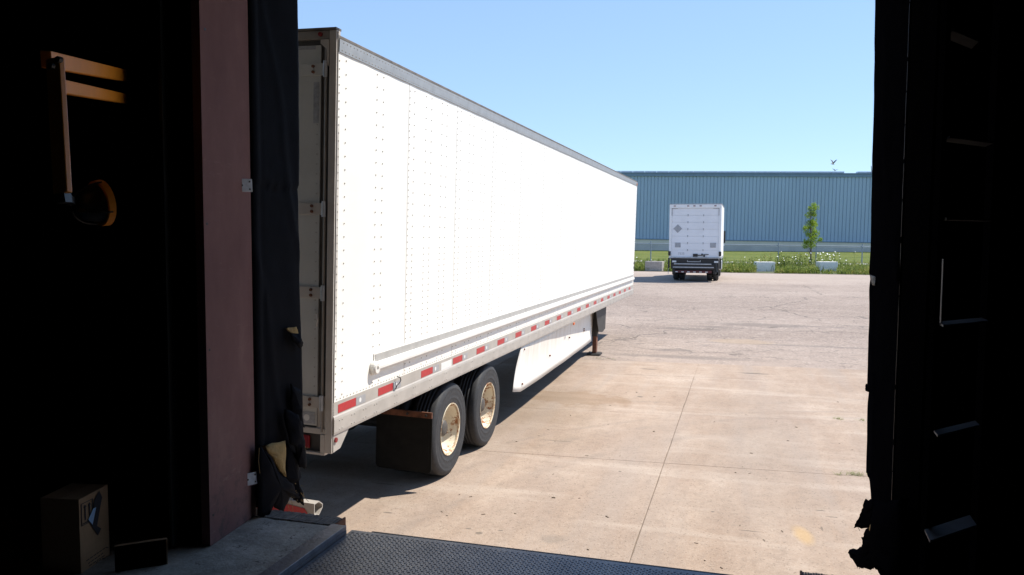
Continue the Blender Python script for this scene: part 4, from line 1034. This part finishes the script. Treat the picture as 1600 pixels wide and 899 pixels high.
for (px, py, dark) in ((381, 290, 1), (390, 748, 0)):
    p = on_x(px, py, XL + .005); pl = MB().box(0, .006, -.032, .034, -.031, .031).build("fixing_plate", m_plate, lj, .002); pl.location = (XL + .012 - (.0), p.y, p.z); pl.rotation_euler = (0.03, 0, -.55)
    MB().tube((.005, -.018, .0), (.0075, -.018, .0), .005, 8).build("hole", m_black, pl); MB().tube((.005, .02, .018), (.0075, .02, .018), .004, 8).build("hole", m_black, pl); MB().tube((.005, .02, -.018), (.0075, .02, -.018), .004, 8).build("hole", m_black, pl)
# right jamb
tag(MB().box(XR, XR + .02, YI - .02, YO + .03, FZ, ZT).build("door_jamb", m_matte, None), "black jamb right of the dock opening behind the right pad", "door jamb")
cb = MB(); z = FZ - .2
rnd = random.Random(4)
while z < ZT:
    h_ = rnd.uniform(.05, .22); j = rnd.uniform(-.0006, .0006); cb.box(XR - .0035 + j, XR - .0005, 3.388, 3.3915 + rnd.uniform(0, .001), z, z + h_); z += h_ + rnd.uniform(.0, .03)
tag(cb.build("corner_strip", m_darksteel, None), "thin worn metal strip down the edge of the right dock pad", "metal strip")
# overhead door tracks inside
for px, lab in ((283, "black steel door track left of the oxblood jamb"),):
    p = on_y(px, 500, YI - .04)
    t = thing("door_track", lab, "door track", (p.x, YI - .04, FZ))
    MB().box(-.03, .03, .0, .035, 0, 2.9).build("channel", m_matte, t); MB().box(-.048, -.031, -.05, .034, 0, 2.9).build("flange", m_black, t, .002)
    for z in (.5, 1.2, 1.9, 2.6): MB().tube((-.04, -.052, z), (-.04, -.046, z), .008, 6).build("bolt", m_darksteel, t)

# pads -------------------------------------------------------------
m_wood = mat("backing_board", (0.12, 0.085, 0.05), 0.9)
def pad_cover(path, z0, z1, zseams, seed, rows=120, bottom=None, wr=.008):
    """path: plan points of the wrapped fabric"""
    n = len(path); vs = []; fs = []
    for i in range(rows + 1):
        f = i / rows
        for j in range(n):
            x, y = path[j](0)[:2] if callable(path[j]) else path[j][:2]
            zb = bottom(j / (n - 1)) if bottom else z0
            z = zb + (z1 - zb) * f
            if callable(path[j]): x, y = path[j](z)[:2]
            a = path[max(0, j - 1)]; b_ = path[min(n - 1, j + 1)]
            a = a(z) if callable(a) else a; b_ = b_(z) if callable(b_) else b_
            tx, ty = b_[0] - a[0], b_[1] - a[1]; L_ = math.hypot(tx, ty) or 1; nx, ny = ty / L_, -tx / L_
            s = j / (n - 1)
            d = wr * nz(s * 1.6 + seed, z * 1.6 + s * 2.2) + wr * .45 * nz(s * 3.2 + z * 1.7, z * 2.4, seed) + .0015 * nz(s * 30, z * 12, seed)
            d += wr * .8 * max(0, 1 - abs(((s * 1.3 + z * .55 + .3 * nz(z * 1.2, seed)) % 1.0) - .5) * 9)
            for zs in zseams:
                if z > zs: d += .004 * math.exp(-(z - zs) * 6)
                if zs - .06 < z <= zs: d -= .005 * (1 - (zs - z) / .06)
            vs.append((x + nx * d, y + ny * d, z))
    for i in range(rows):
        for j in range(n - 1):
            q = i * n + j; fs.append((q, q + 1, q + n + 1, q + n))
    return MB().add(vs, fs)
def jag(pts, seed, amp=.006, n=5):
    rnd = random.Random(seed); out = []
    for i, p in enumerate(pts):
        q = pts[(i + 1) % len(pts)]; p = Vector(p); q = Vector(q)
        for k in range(n):
            v = p.lerp(q, k / n)
            if k: v += Vector((rnd.uniform(-1, 1) * .3, rnd.uniform(-1, 1), rnd.uniform(-1, 1))) * amp
            out.append(v)
    return out
def rag(name, m, parent, X, px, seed, th=.008, amp=.006, bulge=.02, curl=0.0, nrm=(1, 0, 0)):
    """a torn piece of cloth hanging near the plane x = X: rim ragged, middle bulged"""
    pts = [on_x(a, b_, X) for a, b_ in px]; rim = jag(pts, seed, amp)
    c = sum(rim, Vector()) / len(rim); nv = Vector(nrm)
    rnd = random.Random(seed); n = len(rim); vs = []; fs = []
    rings = [1.0, .8, .55, .25]
    for k, r_ in enumerate(rings):
        for p in rim:
            q = c.lerp(p, r_); q += nv * (bulge * (1 - r_ ** 2) + .010 * nz(q.y * 22 + seed, q.z * 22) + curl * r_ * nz(q.y * 7, q.z * 5, seed)); vs.append(q)
    vs.append(c + nv * bulge)
    for k in range(len(rings) - 1):
        for i in range(n): j = (i + 1) % n; fs.append((k * n + i, k * n + j, (k + 1) * n + j, (k + 1) * n + i))
    k = len(rings) - 1
    for i in range(n): fs.append((k * n + i, k * n + (i + 1) % n, len(vs) - 1))
    o = MB().add(vs, fs).build(name, m, parent, smooth=True)
    s_ = o.modifiers.new("solid", 'SOLIDIFY'); s_.thickness = th; s_.offset = 0
    return o
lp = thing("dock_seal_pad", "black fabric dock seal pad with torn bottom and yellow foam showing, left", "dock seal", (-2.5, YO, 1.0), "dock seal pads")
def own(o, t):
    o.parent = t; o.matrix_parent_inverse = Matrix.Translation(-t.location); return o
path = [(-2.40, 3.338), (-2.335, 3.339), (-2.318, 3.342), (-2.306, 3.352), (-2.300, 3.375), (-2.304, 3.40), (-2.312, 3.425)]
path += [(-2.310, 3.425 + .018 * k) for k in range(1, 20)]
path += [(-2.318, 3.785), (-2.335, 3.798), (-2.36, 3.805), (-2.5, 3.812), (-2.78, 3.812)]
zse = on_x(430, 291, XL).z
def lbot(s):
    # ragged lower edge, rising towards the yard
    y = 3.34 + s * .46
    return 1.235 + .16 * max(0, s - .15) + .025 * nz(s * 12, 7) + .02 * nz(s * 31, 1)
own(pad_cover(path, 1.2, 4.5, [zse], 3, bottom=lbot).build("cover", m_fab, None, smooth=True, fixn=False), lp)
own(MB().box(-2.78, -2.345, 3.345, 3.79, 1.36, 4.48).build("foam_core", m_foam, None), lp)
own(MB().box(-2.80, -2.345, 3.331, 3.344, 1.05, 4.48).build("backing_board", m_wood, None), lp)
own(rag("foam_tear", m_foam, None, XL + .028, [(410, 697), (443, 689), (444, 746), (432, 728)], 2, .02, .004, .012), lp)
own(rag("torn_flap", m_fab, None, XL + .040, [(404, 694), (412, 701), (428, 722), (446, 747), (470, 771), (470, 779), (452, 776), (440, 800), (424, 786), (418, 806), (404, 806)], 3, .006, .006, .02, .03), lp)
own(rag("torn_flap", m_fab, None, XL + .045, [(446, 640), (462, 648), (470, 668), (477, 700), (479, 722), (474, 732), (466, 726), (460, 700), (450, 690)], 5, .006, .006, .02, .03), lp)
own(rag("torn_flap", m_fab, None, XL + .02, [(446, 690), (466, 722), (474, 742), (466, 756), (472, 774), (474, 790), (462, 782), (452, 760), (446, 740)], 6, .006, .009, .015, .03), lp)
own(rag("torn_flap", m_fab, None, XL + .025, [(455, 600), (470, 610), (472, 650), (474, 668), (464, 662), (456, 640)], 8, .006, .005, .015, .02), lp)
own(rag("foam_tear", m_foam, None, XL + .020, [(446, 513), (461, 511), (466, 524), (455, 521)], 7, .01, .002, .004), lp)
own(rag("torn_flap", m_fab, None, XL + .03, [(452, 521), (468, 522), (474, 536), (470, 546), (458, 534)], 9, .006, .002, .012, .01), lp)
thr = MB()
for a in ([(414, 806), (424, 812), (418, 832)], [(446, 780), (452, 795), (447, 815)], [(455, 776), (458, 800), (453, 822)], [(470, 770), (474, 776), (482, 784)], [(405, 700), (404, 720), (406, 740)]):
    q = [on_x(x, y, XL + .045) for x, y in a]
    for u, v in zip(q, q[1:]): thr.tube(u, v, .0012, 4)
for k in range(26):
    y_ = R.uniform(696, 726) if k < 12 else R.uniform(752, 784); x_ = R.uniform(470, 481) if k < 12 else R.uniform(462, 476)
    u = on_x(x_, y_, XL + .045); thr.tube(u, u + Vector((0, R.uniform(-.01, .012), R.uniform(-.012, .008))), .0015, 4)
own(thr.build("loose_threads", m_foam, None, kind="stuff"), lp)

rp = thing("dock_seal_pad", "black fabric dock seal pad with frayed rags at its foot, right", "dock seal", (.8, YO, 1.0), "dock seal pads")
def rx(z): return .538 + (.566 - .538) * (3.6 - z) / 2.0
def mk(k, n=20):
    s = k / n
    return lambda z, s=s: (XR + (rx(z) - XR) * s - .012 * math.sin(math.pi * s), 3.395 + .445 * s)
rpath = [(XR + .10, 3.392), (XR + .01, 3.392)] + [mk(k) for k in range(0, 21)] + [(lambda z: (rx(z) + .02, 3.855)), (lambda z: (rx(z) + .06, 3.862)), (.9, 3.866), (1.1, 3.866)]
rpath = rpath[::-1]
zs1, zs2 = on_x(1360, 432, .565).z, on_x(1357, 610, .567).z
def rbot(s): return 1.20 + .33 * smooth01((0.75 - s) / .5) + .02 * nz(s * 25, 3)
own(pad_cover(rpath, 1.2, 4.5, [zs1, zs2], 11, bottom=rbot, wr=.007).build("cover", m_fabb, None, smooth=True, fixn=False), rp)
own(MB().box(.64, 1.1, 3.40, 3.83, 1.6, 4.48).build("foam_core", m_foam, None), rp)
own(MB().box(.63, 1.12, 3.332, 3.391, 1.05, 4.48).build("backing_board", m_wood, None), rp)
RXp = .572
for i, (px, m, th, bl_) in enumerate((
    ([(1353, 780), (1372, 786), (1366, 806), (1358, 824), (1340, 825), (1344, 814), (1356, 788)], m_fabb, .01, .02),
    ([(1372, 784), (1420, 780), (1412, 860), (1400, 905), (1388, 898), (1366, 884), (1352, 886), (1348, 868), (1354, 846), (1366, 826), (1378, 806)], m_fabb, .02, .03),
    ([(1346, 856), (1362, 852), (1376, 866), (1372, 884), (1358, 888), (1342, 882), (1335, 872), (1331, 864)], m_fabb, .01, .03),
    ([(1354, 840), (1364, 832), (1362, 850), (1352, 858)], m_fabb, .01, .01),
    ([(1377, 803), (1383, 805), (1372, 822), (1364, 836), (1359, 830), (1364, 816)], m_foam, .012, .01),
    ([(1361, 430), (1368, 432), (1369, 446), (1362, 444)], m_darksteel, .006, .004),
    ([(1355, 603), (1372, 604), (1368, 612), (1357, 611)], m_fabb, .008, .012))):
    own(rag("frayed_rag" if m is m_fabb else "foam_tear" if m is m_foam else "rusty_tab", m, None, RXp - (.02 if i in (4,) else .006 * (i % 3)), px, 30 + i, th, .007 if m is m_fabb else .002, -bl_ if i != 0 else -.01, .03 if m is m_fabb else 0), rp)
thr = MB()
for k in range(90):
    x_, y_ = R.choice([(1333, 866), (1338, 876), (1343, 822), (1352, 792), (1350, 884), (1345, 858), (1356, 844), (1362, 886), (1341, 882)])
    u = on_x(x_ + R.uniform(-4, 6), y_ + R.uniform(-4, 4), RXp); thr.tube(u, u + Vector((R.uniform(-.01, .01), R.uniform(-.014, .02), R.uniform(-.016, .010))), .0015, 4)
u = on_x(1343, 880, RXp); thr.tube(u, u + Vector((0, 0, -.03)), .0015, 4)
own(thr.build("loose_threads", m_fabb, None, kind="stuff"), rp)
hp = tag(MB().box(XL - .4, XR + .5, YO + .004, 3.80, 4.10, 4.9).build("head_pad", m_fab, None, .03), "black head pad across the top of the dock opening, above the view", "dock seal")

# unseen canopy over the dock, inferred from its shade and sized to cast it
cn = thing("dock_canopy", "unseen flat metal canopy over the dock door, above the view, sized to shade the dock", "canopy", (0, YO, 4.95))
MB().box(-6.5, 6.5, .002, 2.35, .0, .10).build("deck", m_alu, cn); MB().box(-6.5, 6.5, 2.352, 2.40, -.06, .16).build("edge_beam", m_alu, cn)
for x in (-5.5, -1, 4): MB().bar((x, .05, 1.6), (x, 2.2, .12), .05, .05).build("tie_rod", m_darksteel, cn)

# orange dock light on its jointed arm
dl = thing("dock_light", "orange dock loading light on a double arm at the dark left wall", "dock light", (0, 0, 0))
w1 = on_y(196, 119, YI - .05); w2 = on_y(196, 155, YI - .05)
e1 = at_depth(72, 93, 2.30); e2 = at_depth(88, 134, 2.36)
MB().bar(e1, w1, .030, .050).build("upper_arm", m_orangearm, dl, .003)
MB().bar(e2, w2, .030, .042).build("lower_arm", m_orangearm, dl, .003)
l1 = at_depth(86, 92, 2.24); l2 = at_depth(98, 303, 2.20)
MB().bar(l1, l2, .050, .020, (0, 1, 0)).build("drop_link", m_orangearm, dl, .003)
for p in (at_depth(83, 104, 2.215), at_depth(95, 94, 2.215)): MB().tube(p, p + Vector((.0, -.012, 0)), .009, 8).build("bolt", m_black, dl)
MB().box(w1.x - .03, w1.x + .05, YI - .09, YI - .002, w2.z - .08, w1.z + .08).build("wall_bracket", m_matte, dl)
hc = at_depth(146, 319, 2.42); kn = at_depth(100, 306, 2.2)
MB().bar(l2, kn + Vector((0, 0, -.02)), .03, .03).build("knuckle", m_black, dl)
MB().bar(kn, hc + Vector((-.05, -.02, .0)), .02, .02).build("yoke", m_black, dl)
hd = MB().lathe_x([(-.06, .002), (-.055, .03), (-.04, .046), (.0, .056), (.03, .060)], 24).build("lamp_head", m_black, dl, smooth=True)
hd.location = hc; hd.rotation_euler = (0, -.15, 1.25)
rg = MB().lathe_x([(.012, .060), (.012, .070), (.032, .072), (.034, .060), (.012, .060)], 28).build("guard_ring", m_orangearm, hd, smooth=False)
cg = MB()
for k in range(4):
    a = k * math.pi / 4 * 2 + .4
    for s_ in range(8):
        t0, t1 = s_ / 8 * 1.5, (s_ + 1) / 8 * 1.5
        P = lambda t: Vector((.02 - .09 * math.sin(t), .068 * math.cos(t) * math.cos(a), .068 * math.cos(t) * math.sin(a)))
        cg.bar(P(t0), P(t1), .016, .004, (math.cos(a), math.sin(a) * .3, 1))
cg.build("guard_straps", m_black, hd)

# carton on the floor
cp = on_z(127, 897, FZ); cq = on_z(172, 867, FZ); cdir = Vector((cq.x - cp.x, cq.y - cp.y, 0)); cw = cdir.length; cdir.normalize()
nrm = Vector((cdir.y, -cdir.x, 0))       # face towards the opening
def on_face(px, py, off=.0): d = ray(px, py); P = cp + nrm * off; return EYE + d * ((P - EYE).dot(nrm) / d.dot(nrm))
ch = on_face(122, 782).z - FZ
ct = thing("cardboard_carton", "brown cardboard carton with up arrows printed on it, lower left in the dark", "carton", cp)
ct.rotation_euler = (0, 0, math.atan2(cdir.y, cdir.x))
MB().box(0, cw, .001, .17, 0, ch - .002).build("body", m_card, ct, .002)
MB().box(.0, cw, .0, .084, ch - .0015, ch + .001).build("flap", m_card, ct); MB().box(.0, cw, .087, .17, ch - .0015, ch + .001).build("flap", m_card, ct)
def fprint(name, pts, m, off=.0012, th=.0008):
    q = [on_face(x, y, off) for x, y in pts]; o = MB().slab(q, nrm, th).build(name, m, None); own2(o, ct); return o
def own2(o, t):
    t_m = Matrix.Translation(t.location) @ t.rotation_euler.to_matrix().to_4x4(); o.parent = t; o.matrix_parent_inverse = t_m.inverted()
for a in (((126.5, 788), (144.5, 779), (144.5, 780), (126.5, 789)), ((126.5, 788), (127.5, 788), (128.5, 822), (127.5, 823)), ((127.5, 822), (140, 815), (140, 816), (127.5, 823)), ((144, 779), (145, 779), (145, 800), (144, 800)), ((130, 818), (139, 813), (139, 814.5), (130, 819.5))):
    fprint("print_line", a, m_print)
for dx, dy in ((0, 0), (7, -3.5)):
    fprint("arrow", [(130.3 + dx, 794 + dy), (132.6 + dx, 789 + dy), (135.3 + dx, 791.5 + dy), (133.6 + dx, 792.5 + dy), (134.4 + dx, 812 + dy), (132.6 + dx, 813 + dy), (131.9 + dx, 793.3 + dy)], m_print)
fprint("torn_sticker", [(155, 767), (159.5, 777), (157, 790), (151.5, 822), (158, 826), (153, 836.5), (137.5, 813), (146, 793), (148, 780)], m_print, .0024)
fprint("sticker_film", [(145.5, 795), (150, 793), (144.5, 820), (138, 812)], m_blue, .0036)
for k, (x0, y0, x1, y1) in enumerate(((135, 876, 165, 855), (138, 880, 162, 863), (139, 884, 164, 867), (150, 879, 160, 872))):
    xx = x0; rnd = random.Random(k)
    while xx < x1:
        ww = rnd.uniform(2, 5); f0 = (xx - x0) / (x1 - x0); f1 = min(1, (xx + ww - x0) / (x1 - x0)); ya, yb = y0 + (y1 - y0) * f0, y0 + (y1 - y0) * f1
        fprint("print_line", [(xx, ya), (xx + ww, yb), (xx + ww, yb + 1.3), (xx, ya + 1.3)], m_print); xx += ww + 1.4
pa, pb = on_z(262, 879, FZ), on_z(180, 892, FZ)
bd = thing("dark_board", "low dark board standing on edge between the carton and the jamb", "board", pa)
ex = (pb - pa); ex.z = 0; lenb = ex.length; bd.rotation_euler = (0, 0, math.atan2(ex.y, ex.x))
MB().box(.004, lenb, .0, .018, 0, .108).build("panel", m_matte, bd); MB().box(.0, .0035, -.001, .019, 0, .109).build("edge_strip", m_card, bd); MB().box(.004, lenb, .0, .018, .1085, .110).build("edge_strip", m_card, bd)

# dark steel ladder standing just inside, at the right
rk = thing("steel_ladder", "black steel ladder with flat rungs, the lower ones coloured as lit, standing in the dark at the right", "ladder", (0, 0, 0))
m_rung = mat("lit_flat_rung", (0.045, 0.054, 0.075), 0.6, 0, 0.3, 20)  # rungs below eye level: light on their tops put into the colour
m_rungd = mat("shaded_flat_rung", (0.010, 0.010, 0.012), 0.8, 0, 0.3, 20, spec=0.1)  # same rungs above eye level, coloured dark for their unlit undersides
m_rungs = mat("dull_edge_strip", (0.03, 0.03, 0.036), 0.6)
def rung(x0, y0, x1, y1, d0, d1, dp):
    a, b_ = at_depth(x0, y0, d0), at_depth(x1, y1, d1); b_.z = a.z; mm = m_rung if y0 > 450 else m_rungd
    o = Vector((.05, 1, 0)).normalized() * dp
    MB().slab([a, b_, b_ + o, a + o], (0, 0, -1), .006).build("rung", mm, rk)
    return a, b_
for q in ((1453, 845, 1525, 838, 2.10, 2.22, .085), (1465, 680, 1530, 676, 2.10, 2.22, .055), (1474, 508, 1545, 508, 2.10, 2.22, .09), (1479, 340, 1550, 340, 2.10, 2.22, .09), (1484, 212, 1552, 212, 2.10, 2.22, .09), (1488, 44, 1530, 44, 2.10, 2.22, .09)): a, b_ = rung(*q)
for px in (1470, 1552):
    a = at_depth(px, 450, 2.12 if px < 1500 else 2.24)
    MB().box(a.x - .006, a.x + .006, a.y + .03, a.y + .10, FZ, 3.9).build("rail", m_matte, rk)
a, b_ = at_depth(1474.5, 405, 2.10), at_depth(1474.5, 506, 2.10); MB().box(a.x - .001, a.x + .001, a.y - .002, a.y + .012, b_.z, a.z).build("edge_strip", m_rungs, rk)
